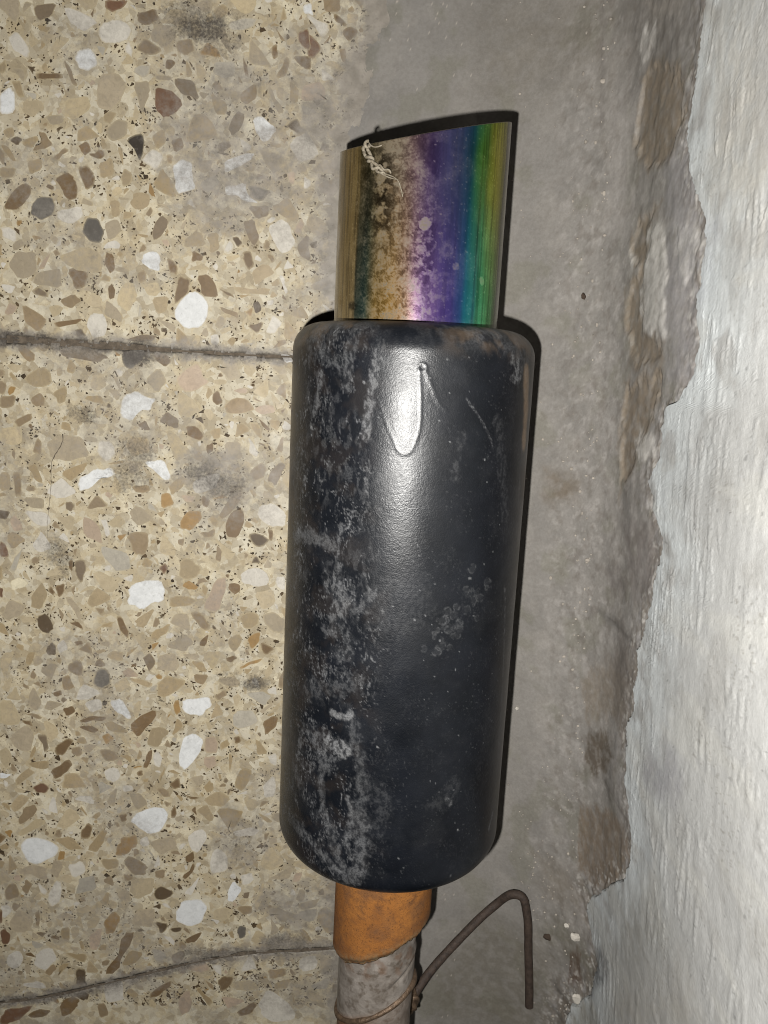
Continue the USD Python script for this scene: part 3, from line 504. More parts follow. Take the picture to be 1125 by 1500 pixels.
base = base * (1 + 0.14 * rise[:, None])
m = rise * smoothstep(0.46, 0.62, n2(xq, yq, 50, 5, 36)) * 0.3; base = base * (1 - m[:, None]) + np.asarray(LI) * m[:, None]
m = rise * smoothstep(0.58, 0.68, n2(xq, yq, 150, 4, 37)) * 0.35; base = base * (1 - m[:, None]) + np.asarray(A(186, 181, 176)) * m[:, None]
m = rise * smoothstep(0.55, 0.7, n2(xq, yq, 110, 4, 38)) * 0.35; base = base * (1 - m[:, None]) + np.asarray(A(110, 101, 92)) * m[:, None]
nearedge = smoothstep(0.03, 0.0, np.abs(edge_q(yq) - QQ.ravel() - 0.012))
m = nearedge[:, None] * smoothstep(0.44, 0.6, n2(xq, yq, 170, 4, 39))[:, None] * 0.55; base = base * (1 - m) + np.asarray(A(178, 175, 175)) * m
base = paint(W0[:, 0], W0[:, 1], base, cpatch)
band = smoothstep(0.034, 0.006, edge_q(yq) - QQ.ravel() + 0.016 * (n2(xq, yq, 60, 4, 47) - 0.5)); m = (band * 0.65 * smoothstep(0.38, 0.58, n2(xq, yq, 120, 5, 48)))[:, None]; base = base * (1 - m) + np.asarray(A(122, 112, 101)) * m
col = paint(yf, zf, base, wpatch, 50, 0.014, 70)
m = (band * smoothstep(0.60, 0.67, n2(xq, yq, 190, 4, 49)) * 0.8)[:, None]; col = col * (1 - m) + np.asarray(A(200, 196, 190)) * m
rough_ = rough_ + band.reshape(QQ.shape) * (0.0022 * (n2(yy, QQ, 85, 5, 53) - 0.5) + 0.0008 * (n2(yy, QQ, 330, 3, 54) - 0.5))
def mask(lst, soft, shift=0.0):
    m = np.zeros(len(yf)); wy = yf + 0.014 * (n2(yf, zf, 70, 5, 50) - 0.5); wz = zf + 0.014 * (n2(yf, zf, 70, 5, 51) - 0.5)
    for h in lst:
        P = Polygon(h).buffer(0); b = P.bounds; k = (wy > b[0] - soft) & (wy < b[2] + soft) & (wz > b[1] - soft) & (wz < b[3] + soft); pt = shapely.points(wy[k], wz[k])
        m[k] = np.maximum(m[k], smoothstep(soft, -soft, shift + shapely.distance(P.exterior, pt) * np.where(shapely.contains(P, pt), -1, 1)))
    return m.reshape(yy.shape)
dn = rough_ - 0.0014 * mask(hollow, 0.0025, 0.0035) * (0.7 + 0.6 * n2(yy, QQ, 90, 3, 52)) + 0.0006 * mask(proud, 0.002, 0.002)
obj("bare_render", (wall_xyz(dn).reshape(-1, 3), grid_faces(nyw, nzw)), M["bare"], wall, True, {"Cd": col})
# plaster
nyp, ntp = 1100, 230
ys = np.linspace(YB, YA, nyp); e = edge_q(ys)
tt = np.r_[0, 0, np.linspace(0, 1, ntp) ** 1.4][None]
yy = np.broadcast_to(ys[:, None], (nyp, ntp + 2)); qq = e[:, None] + tt * (0.50 - e[:, None]); up_ = qq - e[:, None]
tear = 0.0011 * (n2(ys, ys * 0, 300, 3, 66) - 0.5)[:, None]
thick = 0.0042 * smoothstep(0.0, 0.0038, up_ + 0.0014 + tear) * (0.93 + 0.14 * n2(yy, qq, 40, 3, 60))
thick = thick + 0.0022 * (n2(yy, qq, 9, 2, 61) - 0.5) + 0.00022 * (n2(yy, qq, 16, 4, 62, 9.0) - 0.5) + 0.0005 * (n2(yy, qq, 45, 3, 75, 2.0) - 0.5) + 0.00020 * (n2(yy, qq, 120, 5, 63) - 0.5) * smoothstep(0.4, 0.62, n2(yy, qq, 16, 3, 64))
def hair(sd, sc): return np.exp(-((n2(yy, qq, sc, 3, sd, 7.0) - 0.5) / 0.022) ** 2) * smoothstep(0.5, 0.6, n2(yy, qq, 20, 3, sd + 1))
lines = np.maximum(hair(76, 7), hair(78, 12)); thick = thick + 0.00045 * lines * smoothstep(0.004, 0.012, up_) + 0.00030 * (n2(yy, qq, 260, 3, 80) - 0.5) * smoothstep(0.42, 0.62, n2(yy, qq, 24, 3, 81))
pit = smoothstep(0.80, 0.84, n2(yy, qq, 230, 2, 73)); thick = thick - 0.00015 * pit * smoothstep(0.01, 0.02, up_)
thick[:, 0] = -0.006
V = wall_xyz(thick, qq, yy).reshape(-1, 3); hp = CAM + (V - CAM) * (PX / V[:, :1])
yf, zf = hp[:, 1], hp[:, 2]; yq, xq = yy.ravel(), qq.ravel()
base = np.asarray(A(173, 173, 171)) * (0.90 + 0.20 * n2(yq, xq, 12, 5, 67))[:, None]
m = smoothstep(0.085, 0.0, up_.ravel())[:, None] * 0.85 * smoothstep(0.22, 0.5, n2(yq, xq, 40, 4, 68))[:, None]; base = base * (1 - m) + np.asarray(A(208, 213, 214)) * m
m = smoothstep(0.52, 0.66, n2(yq, xq, 26, 6, 69))[:, None] * 0.35; base = base * (1 - m) + np.asarray(A(150, 148, 143)) * m
m = smoothstep(0.52, 0.7, n2(yq, xq, 34, 4, 74, 0.3))[:, None] * 0.4; base = base * (1 - m) + np.asarray(A(190, 189, 183)) * m
m = smoothstep(0.66, 0.74, n2(yq, xq, 330, 3, 70))[:, None] * smoothstep(0.5, 0.7, n2(yq, xq, 20, 3, 71))[:, None] * 0.5; base = base * (1 - m) + np.asarray(A(128, 124, 116)) * m
base = base * (1 - 0.10 * lines.ravel()[:, None])
base = base * (1 - 0.35 * pit.ravel()[:, None])
qp = lambda *p: [tuple(at_wall(a, b, PX)[1:]) for a, b in zip(p[::2], p[1::2])]
ppatch = [(qp(950, 1090, 985, 1100, 1000, 1150, 980, 1180, 945, 1160, 940, 1120), A(150, 149, 152), .008, .7), (qp(925, 1310, 970, 1310, 975, 1400, 930, 1440, 900, 1380), A(150, 148, 142), .014, .7), (qp(860, 1410, 890, 1405, 880, 1450, 862, 1460), A(110, 112, 114), .006, .8), (qp(1030, 0, 1125, 0, 1125, 330, 1040, 300), A(184, 179, 169), .03, .55),
          (qp(930, 1240, 955, 1230, 955, 1290, 935, 1290), A(178, 182, 184), .008, .6), (qp(900, 1460, 1010, 1440, 1010, 1500, 890, 1500), A(170, 165, 154), .02, .5), (qp(1030, 330, 1060, 330, 1030, 460, 1020, 440), A(190, 194, 198), .008, .6), (qp(840, 1480, 870, 1470, 880, 1510, 835, 1510), A(150, 145, 132), .006, .6)]
col = paint(yf, zf, base, ppatch, 72, 0.02, 40)
obj("plaster", (V, grid_faces(nyp, ntp + 2)), M["plaster"], wall, True, {"Cd": col})

# ------------------------------------------------------------------ the exhaust silencer
L, FR = 0.344, 0.016
muff = thing("exhaust_silencer", "black cylindrical exhaust silencer with rainbow slant-cut tip lying on the floor by the wall", "exhaust silencer")
def body_mat():
    g = G(); P = g.pos(); du = g.attr("dust"); rub = g.attr("rust")
    fine = g.noise(P, 900, 4, 0.7)
    dust = g.n("math", math_type="multiply", value1=du, value2=g.rng(fine, 0.36, 0.60, 0.4, 1.2), use_clamp=True) + ".value"
    c = g.mix(g.rng(g.noise(P, 40, 4), 0.35, 0.65), (0.0024, 0.0031, 0.0046), (0.0048, 0.0058, 0.0082))
    c = g.mix(g.rng(g.noise(P, 500, 3, 0.7), 0.6, 0.75, 0, 0.12), c, (0.07, 0.07, 0.07))
    c = g.mix(rub, c, g.mix(g.noise(P, 260, 4), A(92, 72, 52), A(140, 120, 98)))
    c = g.mix(dust, c, g.mix(g.noise(P, 70, 3), A(104, 103, 101), A(128, 130, 134)))
    h = g.add(g.mul(g.noise(P, 1300, 3, 0.55), 1.0), g.mul(g.noise(P, 420, 3, 0.5), 0.8))
    r = g.add(g.rng(g.noise(P, 60, 4), 0.3, 0.7, 0.30, 0.37), g.mul(dust, 0.42))
    return g.done("black_paint", base_color=c, roughness=r, specular_ior_level=0.34, normal=g.bump(h, 0.24, 0.0005))
M["body"] = body_mat()
# profile of the shell: (along the axis, radius)
k = np.linspace(0, np.pi / 2, 26)
prof = [(0.006, 0.0513), (0.0015, 0.0516), (0.0002, 0.0528), (0.0, 0.054), (0.0, R - FR - 0.002)]
prof += [(FR - FR * np.sin(np.pi / 2 - q), R - FR + FR * np.cos(np.pi / 2 - q)) for q in (np.pi / 2 - np.linspace(np.pi / 2, 0, 26)) * 1.0]
prof += [(v, R) for v in np.linspace(FR, L - FR, 500)[1:-1]]
prof += [(L - FR + FR * np.sin(q), R - FR + FR * np.cos(q)) for q in k]
prof += [(L, R - FR - 0.002), (L, 0.05), (L + 0.0004, 0.036), (L + 0.0002, 0.033)]
prof = np.array(prof); PS, PR = prof.T
TV = np.r_[np.linspace(-2.0, 2.0, 520), np.linspace(2.0, 2 * np.pi - 2.0, 42)[1:-1]]
S, T = np.meshgrid(PS, TV, indexing="ij"); RR = np.broadcast_to(PR[:, None], S.shape).copy()
arc = np.r_[0, np.cumsum(np.hypot(np.diff(PS), np.diff(PR)))]; arc = arc - arc[np.argmin(np.abs(PS - FR))] + FR
Sa = np.broadcast_to(arc[:, None], S.shape); U = R * T                         # unrolled coordinates: U round the tube, Sa along it
Pu = np.stack([U, Sa], -1).reshape(-1, 2); front = np.abs(U).ravel() < 0.125
def bp(*p): return [(lambda q: (q[1], q[0]))(on_tube(a, b)) for a, b in zip(p[::2], p[1::2])]
def dist_u(pts):
    d = np.full(len(Pu), 9.0); lo, hi = np.min(pts, 0) - 0.03, np.max(pts, 0) + 0.03
    near = ((Pu > lo) & (Pu < hi)).all(1); d[near] = dist_poly(Pu[near], pts); return d
def zz8(ox, oy, k, *p): return [v for a, b in zip(p[::2], p[1::2]) for v in (ox + a / k, oy + b / k)]
# the raised bead pressed into the shell
ridge1 = smooth_line(bp(*zz8(400, 440, 2.68, 572, 275, 577, 320, 580, 370, 580, 430, 575, 500, 556, 563, 530, 600, 506, 603, 480, 570, 455, 510, 432, 445, 415, 400)), 120)
ridge2 = smooth_line(bp(*zz8(400, 440, 2.68, 600, 272, 612, 310, 626, 345, 650, 400, 680, 432)), 60)
knob = np.array(bp(*zz8(400, 440, 2.68, 587, 264))[0])
d1, d2 = dist_u(ridge1).reshape(S.shape), dist_u(ridge2).reshape(S.shape); dk = np.hypot(U - knob[0], Sa - knob[1])
top1 = np.clip((U - bp(562, 600)[0][0]) / 0.012, 0.35, 1)
RR += 0.00017 * np.exp(-(d1 / 0.0011) ** 2) * top1 + 0.00013 * np.exp(-(d2 / 0.0013) ** 2)
RR += 0.00016 * np.exp(-((dk - 0.0021) / 0.0010) ** 2) - 0.0001 * np.exp(-(dk / 0.0015) ** 2)
RR += 0.00035 * (n2(U, Sa, 22, 3, 80) - 0.5) * (np.abs(T) < 2.1)            # slight dents of the sheet
lowrim = np.exp(-((Sa - (arc[-5] - 0.006)) / 0.0010) ** 2); RR += 0.0007 * lowrim - 0.0004 * np.exp(-((Sa - (arc[-5] - 0.009)) / 0.0008) ** 2)
# dust
u, s_ = Pu.T
nz = lambda sc, octv, seed, sy=1.0: n2(u, s_, sc, octv, seed, sy)
left = smoothstep(-0.004, -0.036, u + 0.030 * (nz(36, 5, 81, 0.6) - 0.5))
dust = 0.0 + 0.03 * smoothstep(0.5, 0.75, nz(30, 4, 82))
mott = smoothstep(0.52, 0.64, nz(240, 6, 83, 0.45)) * smoothstep(0.42, 0.66, nz(34, 4, 84, 0.5))
dust += left * (0.01 + 0.17 * mott) * smoothstep(-0.115, -0.075, u) * (0.55 + 0.45 * smoothstep(0.25, 0.10, s_) + 0.25 * smoothstep(0.25, 0.3, s_))
vein = np.clip(1 - np.abs(nz(110, 4, 85, 0.4) - 0.5) * 26, 0, 1); dust += left * 0.9 * vein * smoothstep(0.48, 0.66, nz(60, 4, 86)) * smoothstep(0.4, 0.6, nz(300, 3, 90))
vein = np.clip(1 - np.abs(nz(260, 4, 91, 0.5) - 0.5) * 22, 0, 1); dust += (0.12 + left) * 0.5 * vein * smoothstep(0.5, 0.66, nz(42, 4, 92))
dust += 0.6 * smoothstep(0.72, 0.8, nz(600, 3, 87)) * smoothstep(0.5, 0.62, nz(45, 3, 88)) * (0.3 + 0.7 * left)
shoulder = smoothstep(FR * 1.15, 0.0, s_) ; dust += shoulder * (0.10 + 0.35 * smoothstep(0.42, 0.62, nz(90, 4, 89)))
def stroke(px, w, strg, seed, lo=0.4, hi=0.58, sc=220, sy=0.6, curve=True):
    w = w * 0.85; strg = strg * 0.85
    global dust
    q = bp(*px); q = smooth_line(q, 40) if curve and len(q) > 2 else q
    lo_, hi_ = np.min(q, 0) - 2.2 * w - 0.001, np.max(q, 0) + 2.2 * w + 0.001; k = np.nonzero(((Pu > lo_) & (Pu < hi_)).all(1))[0]
    uu, ss = u[k], s_[k]; d = dist_poly(Pu[k], q)
    m = smoothstep(w, 0.3 * w, d + w * 1.1 * (n2(uu, ss, 130, 4, seed) - 0.5) + w * 0.9 * (n2(uu, ss, 420, 3, seed + 2) - 0.5)) * (0.2 + 0.8 * smoothstep(lo + .03, hi - .02, n2(uu, ss, sc * 1.5, 5, seed + 1, sy)))
    dust[k] = np.maximum(dust[k], strg * m)
stroke((556, 505, 548, 550, 540, 600, 536, 640), .0045, .75, 100); stroke((470, 545, 466, 580, 460, 605), .004, .6, 102); stroke((515, 500, 512, 540, 508, 565), .006, .5, 104); stroke((455, 500, 480, 520, 500, 540), .008, .4, 106)
stroke((500, 770, 495, 800, 497, 830), .003, .55, 108); stroke((432, 785, 455, 786, 488, 800), .0065, .5, 110, .2, .5); stroke((490, 850, 500, 880, 495, 900), .011, .65, 112); stroke((500, 870, 530, 890, 545, 870), .006, .4, 114); stroke((480, 920, 510, 940, 500, 960), .008, .4, 116)
stroke((487, 1044, 503, 1050, 514, 1046), .0035, .95, 118, .2, .45); stroke((482, 1085, 492, 1092, 505, 1098), .0075, 1.0, 120, .3, .5); stroke((455, 1075, 470, 1100, 480, 1120), .010, .5, 122); stroke((440, 1080, 436, 1110), .003, .6, 124)
stroke((478, 1115, 470, 1150, 474, 1185, 482, 1210), .0042, .5, 126, .3, .6); stroke((482, 1210, 490, 1240, 500, 1265, 520, 1288), .006, .5, 128, .3, .6); stroke((516, 1060, 526, 1110, 530, 1160, 526, 1200), .0065, .34, 130, .3, .6); stroke((510, 1170, 515, 1195, 508, 1230, 515, 1255), .0035, .62, 132)
stroke((526, 1200, 530, 1240, 526, 1275, 515, 1290), .008, .5, 134, .3, .6); stroke((440, 1215, 465, 1245, 490, 1275, 505, 1292), .0055, .6, 136, .35, .6); stroke((432, 1130, 440, 1145), .008, .4, 138); stroke((425, 1195, 440, 1215), .008, .3, 140)
stroke((450, 1010, 500, 1005, 520, 1000), .010, .3, 142); stroke((540, 1150, 560, 1170, 550, 1210), .010, .16, 144); stroke((640, 1180, 655, 1165, 665, 1150), .010, .12, 146); stroke((655, 1172, 658, 1178), .003, .5, 148)
stroke((683, 584, 700, 608, 715, 635, 722, 655), .0010, .5, 150, .50, .62, 900); stroke((668, 700, 672, 660, 678, 640), .004, .18, 152); stroke((730, 620, 735, 680, 740, 760), .006, .14, 154)
stroke((752, 525, 760, 540, 756, 552), .0065, .62, 156, .4, .6); stroke((742, 500, 765, 520, 772, 560), .012, .28, 158); stroke((740, 860, 738, 960, 733, 1060, 726, 1150), .0020, .35, 160, .45, .6); stroke((716, 1215, 722, 1190), .002, .6, 162); stroke((766, 645, 762, 700, 757, 780), .0022, .3, 164, .45, .6)
stroke((570, 870, 610, 875, 600, 905, 560, 890), .016, .10, 166, .3, .65, 300); stroke((560, 700, 575, 690, 585, 710), .010, .18, 168)
# rings left by drops
rr = random.Random(5)
for _ in range(46):
    a = rr.random(); cx, cy = 640 + 70 * a + rr.gauss(0, 9), 945 - 85 * a + rr.gauss(0, 15)
    q = bp(cx, cy)[0]; rad = rr.uniform(0.0009, 0.0026); k = np.nonzero((np.abs(u - q[0]) < 0.005) & (np.abs(s_ - q[1]) < 0.005))[0]; d = np.hypot((u[k] - q[0]) * rr.uniform(0.8, 1.2), s_[k] - q[1]) + 0.0012 * (n2(u[k], s_[k], 380, 3, 170) - 0.5)
    dust[k] = np.maximum(dust[k], rr.uniform(0.14, 0.34) * np.exp(-((d - rad) / 0.00038) ** 2) * smoothstep(0.35, 0.6, n2(u[k], s_[k], 260, 3, 171)) + 0.06 * smoothstep(rad, rad * 0.6, d))
for _ in range(110):      # flecks of whitewash
    cx, cy = rr.uniform(440, 745), rr.uniform(520, 1300); q = bp(cx, cy)[0]; rad = 0.00026 * math.exp(rr.gauss(0.1, 0.35)); ro = rr.uniform(0, 3.14); el = rr.uniform(1, 1.8)
    near = (np.abs(u - q[0]) < 0.004) & (np.abs(s_ - q[1]) < 0.004)
    a, b = u[near] - q[0], s_[near] - q[1]; d = np.hypot((a * math.cos(ro) + b * math.sin(ro)) / el, -a * math.sin(ro) + b * math.cos(ro))
    dust[near] = np.maximum(dust[near], rr.uniform(0.5, 1.0) * smoothstep(rad * 1.4, rad * 0.7, d))
bare = smoothstep(0.02, 0.0, np.hypot((u - bp(590, 487)[0][0]) / 1.9, s_ - 0.006) - 0.004); dust *= 1 - 0.75 * bare
dust = np.where(front, np.clip(dust, 0, 1), 0.25)
rust = 0.55 * smoothstep(FR * 1.3, 0, s_) * smoothstep(0.4, 0.65, nz(60, 4, 180)) * (1 - bare)
rust = np.maximum(rust, 0.8 * smoothstep(0.0065, 0.002, dist_u(bp(771, 545, 771, 600, 768, 650)) + 0.003 * (nz(120, 3, 181) - 0.5)))
rust = np.maximum(rust, 0.45 * smoothstep(-0.096, -0.108, u + 0.006 * (nz(50, 3, 182) - 0.5)) + 0.7 * lowrim.ravel() * smoothstep(0.4, 0.6, nz(150, 3, 183)))
rust = np.clip(np.maximum(rust, 0.05 * smoothstep(0.45, 0.7, nz(55, 4, 184)) * left), 0, 1)
V = tube_point(S, T, RR).reshape(-1, 3); f = grid_faces(len(PS), len(TV), True)
obj("shell", (V, f), M["body"], muff, True, {"dust": dust, "rust": rust})

# rainbow tip
def tip_mat():
    g = G(); P = g.pos(); du = g.attr("dust"); c = g.attr("Cd", "color")
    fine = g.noise(P, 800, 4, 0.7)
    dust = g.n("math", math_type="multiply", value1=du, value2=g.rng(fine, 0.3, 0.62, 0.4, 1.25), use_clamp=True) + ".value"
    c = g.mix(g.rng(g.noise(g.stretch(P, (1, 0.05, 1)), 900, 3, 0.6), 0.4, 0.65, 0, 0.3), c, g.mix(1.0, c, (0.6, 0.6, 0.6), "multiply"))
    c = g.mix(dust, c, g.mix(g.noise(P, 60, 3), A(78, 68, 48), A(104, 95, 80)))
    met = g.rng(dust, 0.0, 0.6, 0.72, 0.0); r = g.add(g.rng(g.noise(P, 120, 3), 0.3, 0.7, 0.14, 0.20), g.mul(dust, 0.6))
    return g.done("heat_tinted_steel", base_color=c, metallic=met, roughness=r, specular_ior_level=0.35, normal=g.bump(g.noise(P, 500, 4), 0.12, 0.0005))
M["tip"] = tip_mat()
RT = 0.0505
def tip_end(th): return -(0.1113 + 0.0107 * np.sin(th) - 0.0118 * np.cos(th))
nT, nS = 560, 200
th = np.linspace(-np.pi, np.pi, nT, endpoint=False); w = np.linspace(0, 1, nS)[:, None]
e0 = tip_end(th)[None]; So = e0 * (1 - w) + 0.008 * w; Th = np.broadcast_to(th, So.shape)
rim = 0.0014
S_in = e0 * (1 - w[::8]) + 0.03 * w[::8]
rows_s = np.vstack([S_in[::-1], e0 - 0.0003, e0 - 0.0003, So]); rows_r = np.vstack([np.full((len(S_in), nT), RT - rim), np.full((1, nT), RT - rim + 0.0004), np.full((1, nT), RT - 0.0004), np.full(So.shape, RT)])
rows_t = np.broadcast_to(th, rows_s.shape)
x = np.sin(th)
bandx = [-1.0, -.92, -.74, -.72, -.63, -.60, -.50, -.30, -.16, -.05, .03, .12, .22, .36, .46, .50, .55, .61, .66, .72, .80, .90, .915, .95, 1.0]
top_c = [(150, 130, 88), (140, 118, 72), (146, 124, 78), (80, 68, 40), (64, 56, 36), (84, 76, 52), (118, 106, 84), (128, 112, 96), (112, 88, 92), (90, 68, 94), (78, 60, 102), (68, 60, 106), (64, 66, 110), (52, 66, 100), (34, 72, 92), (30, 80, 84), (60, 116, 62), (78, 122, 50), (74, 104, 44), (128, 136, 52), (140, 136, 56), (122, 116, 52), (58, 54, 34), (112, 106, 80), (128, 122, 108)]
bot_c = [(158, 140, 104), (148, 128, 84), (160, 140, 100), (64, 76, 66), (46, 70, 66), (60, 78, 66), (138, 112, 60), (150, 114, 54), (128, 98, 74), (120, 86, 116), (110, 78, 130), (104, 74, 136), (84, 62, 132), (72, 62, 136), (54, 92, 148), (40, 128, 152), (44, 138, 146), (36, 104, 112), (66, 158, 118), (72, 160, 112), (84, 150, 96), (90, 116, 78), (56, 60, 44), (100, 108, 88), (124, 122, 108)]
xx_ = rows_t; vis = np.cos(rows_t) > -0.3
wob = 0.035 * (n2(rows_t * RT, rows_s, 45, 4, 200, 0.5) - 0.5)
lam = np.clip((rows_s + 0.095) / 0.085, 0, 1) ** 1.3 + 0.3 * (n2(rows_t * RT, rows_s, 30, 3, 201) - 0.5); lam = np.clip(lam, 0, 1)[..., None]
sx = np.where(np.cos(rows_t) > 0, np.sin(rows_t), np.sign(np.sin(rows_t)) * 1.0)
TL, BL = np.array([lin(*c) for c in top_c]) / LIT * 0.95, np.array([lin(*c) for c in bot_c]) / LIT * 0.95
col = np.stack([np.interp(sx + wob, bandx, TL[:, i]) for i in range(3)], -1) * (1 - lam) + np.stack([np.interp(sx + wob, bandx, BL[:, i]) for i in range(3)], -1) * lam
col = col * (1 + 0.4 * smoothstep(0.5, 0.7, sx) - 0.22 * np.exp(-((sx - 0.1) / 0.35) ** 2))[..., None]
ut, st = rows_t * RT, rows_s
streak = smoothstep(0.45, 0.65, n2(ut, st, 500, 3, 202, 0.03)) * np.where((sx > .6) | (sx < -.72), 0.45, 0.12); col = col * (1 - streak[..., None])
# dust and grime on the tip
td = 0.03 + 0.10 * smoothstep(0.45, 0.65, n2(ut, st, 60, 4, 203))
mid = np.exp(-((sx + 0.40) / 0.26) ** 2); web = 1 - np.abs(n2(ut, st, 170, 4, 204) - 0.5) * 14
td += mid * (0.45 * smoothstep(0.48, 0.68, n2(ut, st, 130, 5, 205)) + 0.55 * np.clip(web, 0, 1) + 0.4 * np.clip(1 - np.abs(n2(ut, st, 330, 4, 215) - 0.5) * 16, 0, 1))
td += np.exp(-((sx - 0.05) / 0.28) ** 2) * 0.30 * smoothstep(0.5, 0.66, n2(ut, st, 240, 5, 206)) * smoothstep(-0.09, -0.03, st) + 0.35 * np.exp(-((sx + 0.25) / 0.4) ** 2) * smoothstep(-0.06, -0.085, st) * smoothstep(0.4, 0.6, n2(ut, st, 60, 4, 207))
td += 0.4 * smoothstep(0.74, 0.8, n2(ut, st, 600, 3, 208)) + 0.3 * smoothstep(-0.006, 0.004, st)
def tp(px, py): q = on_tube(px, py, RT); return q[1], q[0]
for px, py, r0, sg in ((623, 328, .0036, .75), (617, 365, .003, .35), (655, 367, .004, .3), (668, 390, .0025, .5), (636, 408, .0030, .3), (706, 412, .0025, .6), (612, 440, .003, .3)):
    a, b = tp(px, py); d = np.hypot(ut - a, st - b) + 0.002 * (n2(ut, st, 300, 3, 209) - 0.5)
    td = np.maximum(td, sg * np.where(r0 < 0.0037, smoothstep(r0, r0 * 0.75, d), np.exp(-((d - r0 * 0.7) / (r0 * 0.35)) ** 2)))
blk = np.exp(-((sx + 0.47) / 0.17) ** 2) * smoothstep(-0.10, -0.085, st) * smoothstep(-0.03, -0.06, st) * smoothstep(0.42, 0.56, n2(ut, st, 150, 5, 210)); col = col * (1 - 0.85 * blk[..., None]); td = td * (1 - 0.8 * blk)
a, b = tp(516, 448); smut = smoothstep(0.0035, 0.001, np.hypot((ut - a) / 1.6, st - b) + 0.003 * (n2(ut, st, 420, 3, 211) - 0.5)); col = col * (1 - 0.8 * smut[..., None])
inner = np.arange(len(rows_s)) < len(S_in); col[inner] = np.asarray(A(70, 62, 54)); td[inner] = 0.3
col[len(S_in):len(S_in) + 2] = np.asarray(A(180, 168, 146)); td[len(S_in):len(S_in) + 2] = 0.35
V = tube_point(rows_s, rows_t, rows_r).reshape(-1, 3); f = grid_faces(len(rows_s), nT, True)
obj("tip", (V, f), M["tip"], muff, 30 if False else True, {"Cd": col.reshape(-1, 3), "dust": np.clip(td, 0, 1).ravel()}, label="rainbow heat-tinted slant-cut steel tip")

# rusted sleeve, inlet pipe, weld, hanger rod
def rust_mat():
    g = G(); P = g.pos()
    c = g.mix(g.rng(g.noise(P, 34, 3, 0.6, 0.3), 0.3, 0.7), A(132, 82, 38), A(172, 114, 56))
    c = g.mix(g.rng(g.noise(P, 210, 5, 0.7), 0.48, 0.68, 0, 0.6), c, A(122, 80, 46))
    c = g.mix(g.rng(g.noise(P, 130, 4, 0.65, 0.8), 0.55, 0.66, 0, 0.55), c, A(104, 70, 44))
    c = g.mix(g.rng(g.noise(P, 45, 5, 0.65), 0.46, 0.62, 0, 0.65), c, A(112, 80, 56))
    c = g.mix(g.rng(g.noise(P, 800, 3, 0.7), 0.56, 0.68, 0, 0.7), c, A(80, 52, 30))
    c = g.mix(g.attr("dust"), c, g.mix(g.noise(P, 300, 4), A(118, 96, 66), A(160, 140, 108)))
    return g.done("orange_rust", base_color=c, roughness=0.92, specular_ior_level=0.2, normal=g.bump(g.noise(P, 900, 5, 0.75), 0.7, 0.0008))
M["rust"] = rust_mat()
def pipe_mat():
    g = G(); P = g.pos()
    c = g.mix(g.rng(g.noise(P, 70, 5, 0.6, 0.6), 0.35, 0.65), A(120, 111, 102), A(162, 154, 146))
    c = g.mix(g.rng(g.noise(P, 160, 4, 0.65), 0.52, 0.66, 0, 0.7), c, A(92, 80, 68))
    c = g.mix(g.attr("rust"), c, g.mix(g.noise(P, 240, 4), A(90, 62, 42), A(140, 96, 58)))
    return g.done("dusty_pipe", base_color=c, roughness=0.6, metallic=0.15, normal=g.bump(g.noise(P, 260, 5, 0.6), 0.5, 0.0012))
M["pipe"] = pipe_mat()
M["weld"] = simple("weld_metal", (122, 102, 84), 0.42, (500, 0.7, 0.0012), 0.5, metallic=0.5)
M["oldweld"] = simple("rusty_weld", (92, 70, 48), 0.85, (700, 0.7, 0.0012), 0.4)
M["rod"] = simple("dark_steel_rod", (62, 50, 42), 0.7, (900, 0.8, 0.0008), 0.5, 0.35, 260)
nT = 200; th = np.linspace(-np.pi, np.pi, nT, endpoint=False)
RS = 0.0342
def sl_end(t): return 0.4235 - 0.0150 * np.sin(t) - 0.0040 * np.cos(t) + 0.0018 * (n2(np.cos(t) * RS, np.sin(t) * RS, 110, 4, 220) - 0.5) * 2
w = np.linspace(0, 1, 90)[:, None]; e1 = sl_end(th)[None]; So = (L - 0.004) * (1 - w) + e1 * w; Th = np.broadcast_to(th, So.shape)
lip = smoothstep(0.009, 0.0, e1 - So); Ro = RS + 0.00015 * (n2(Th * RS, So, 90, 3, 221) - 0.5) - lip ** 1.6 * (0.0042 + 0.0018 * n2(Th * RS, So, 260, 3, 222))
dl = np.clip(smoothstep(0.013, 0.001, e1 - So) * (0.25 + 1.0 * smoothstep(0.4, 0.6, n2(Th * RS, So, 220, 4, 223))), 0, 1)
dl = np.maximum(dl, 0.45 * smoothstep(1.15, 1.5, Th))
So = np.vstack([So, e1 - 0.0005, e1 - 0.010]); Ro = np.vstack([Ro, Ro[-1:] - 0.0016, Ro[-1:] - 0.0020]); dl = np.vstack([dl, dl[-1:], dl[-1:]]); Th = np.broadcast_to(th, So.shape)
obj("rusted_sleeve", (tube_point(So, Th, Ro).reshape(-1, 3), grid_faces(len(So), nT, True)), M["rust"], muff, True, {"dust": dl.ravel()})
RP = 0.0274
def wd_s(t): return 0.4700 - 0.0150 * np.sin(t) - 0.004 * np.cos(t)
So = np.linspace(0.39, 0.56, 150)[:, None] * np.ones((1, nT)); Th = np.broadcast_to(th, So.shape)
Ro = RP + 0.0009 * (n2(Th * RP, So, 60, 4, 230) - 0.5)
fold = So - (0.452 - 0.018 * np.sin(Th)); Ro = Ro - 0.0012 * np.exp(-(fold / 0.0016) ** 2) * smoothstep(0.1, 0.7, Th) + 0.0007 * np.exp(-((fold + 0.004) / 0.0025) ** 2) * smoothstep(0, 0.7, Th)
Ro = Ro - 0.0008 * smoothstep(0, 0.004, So - wd_s(Th))
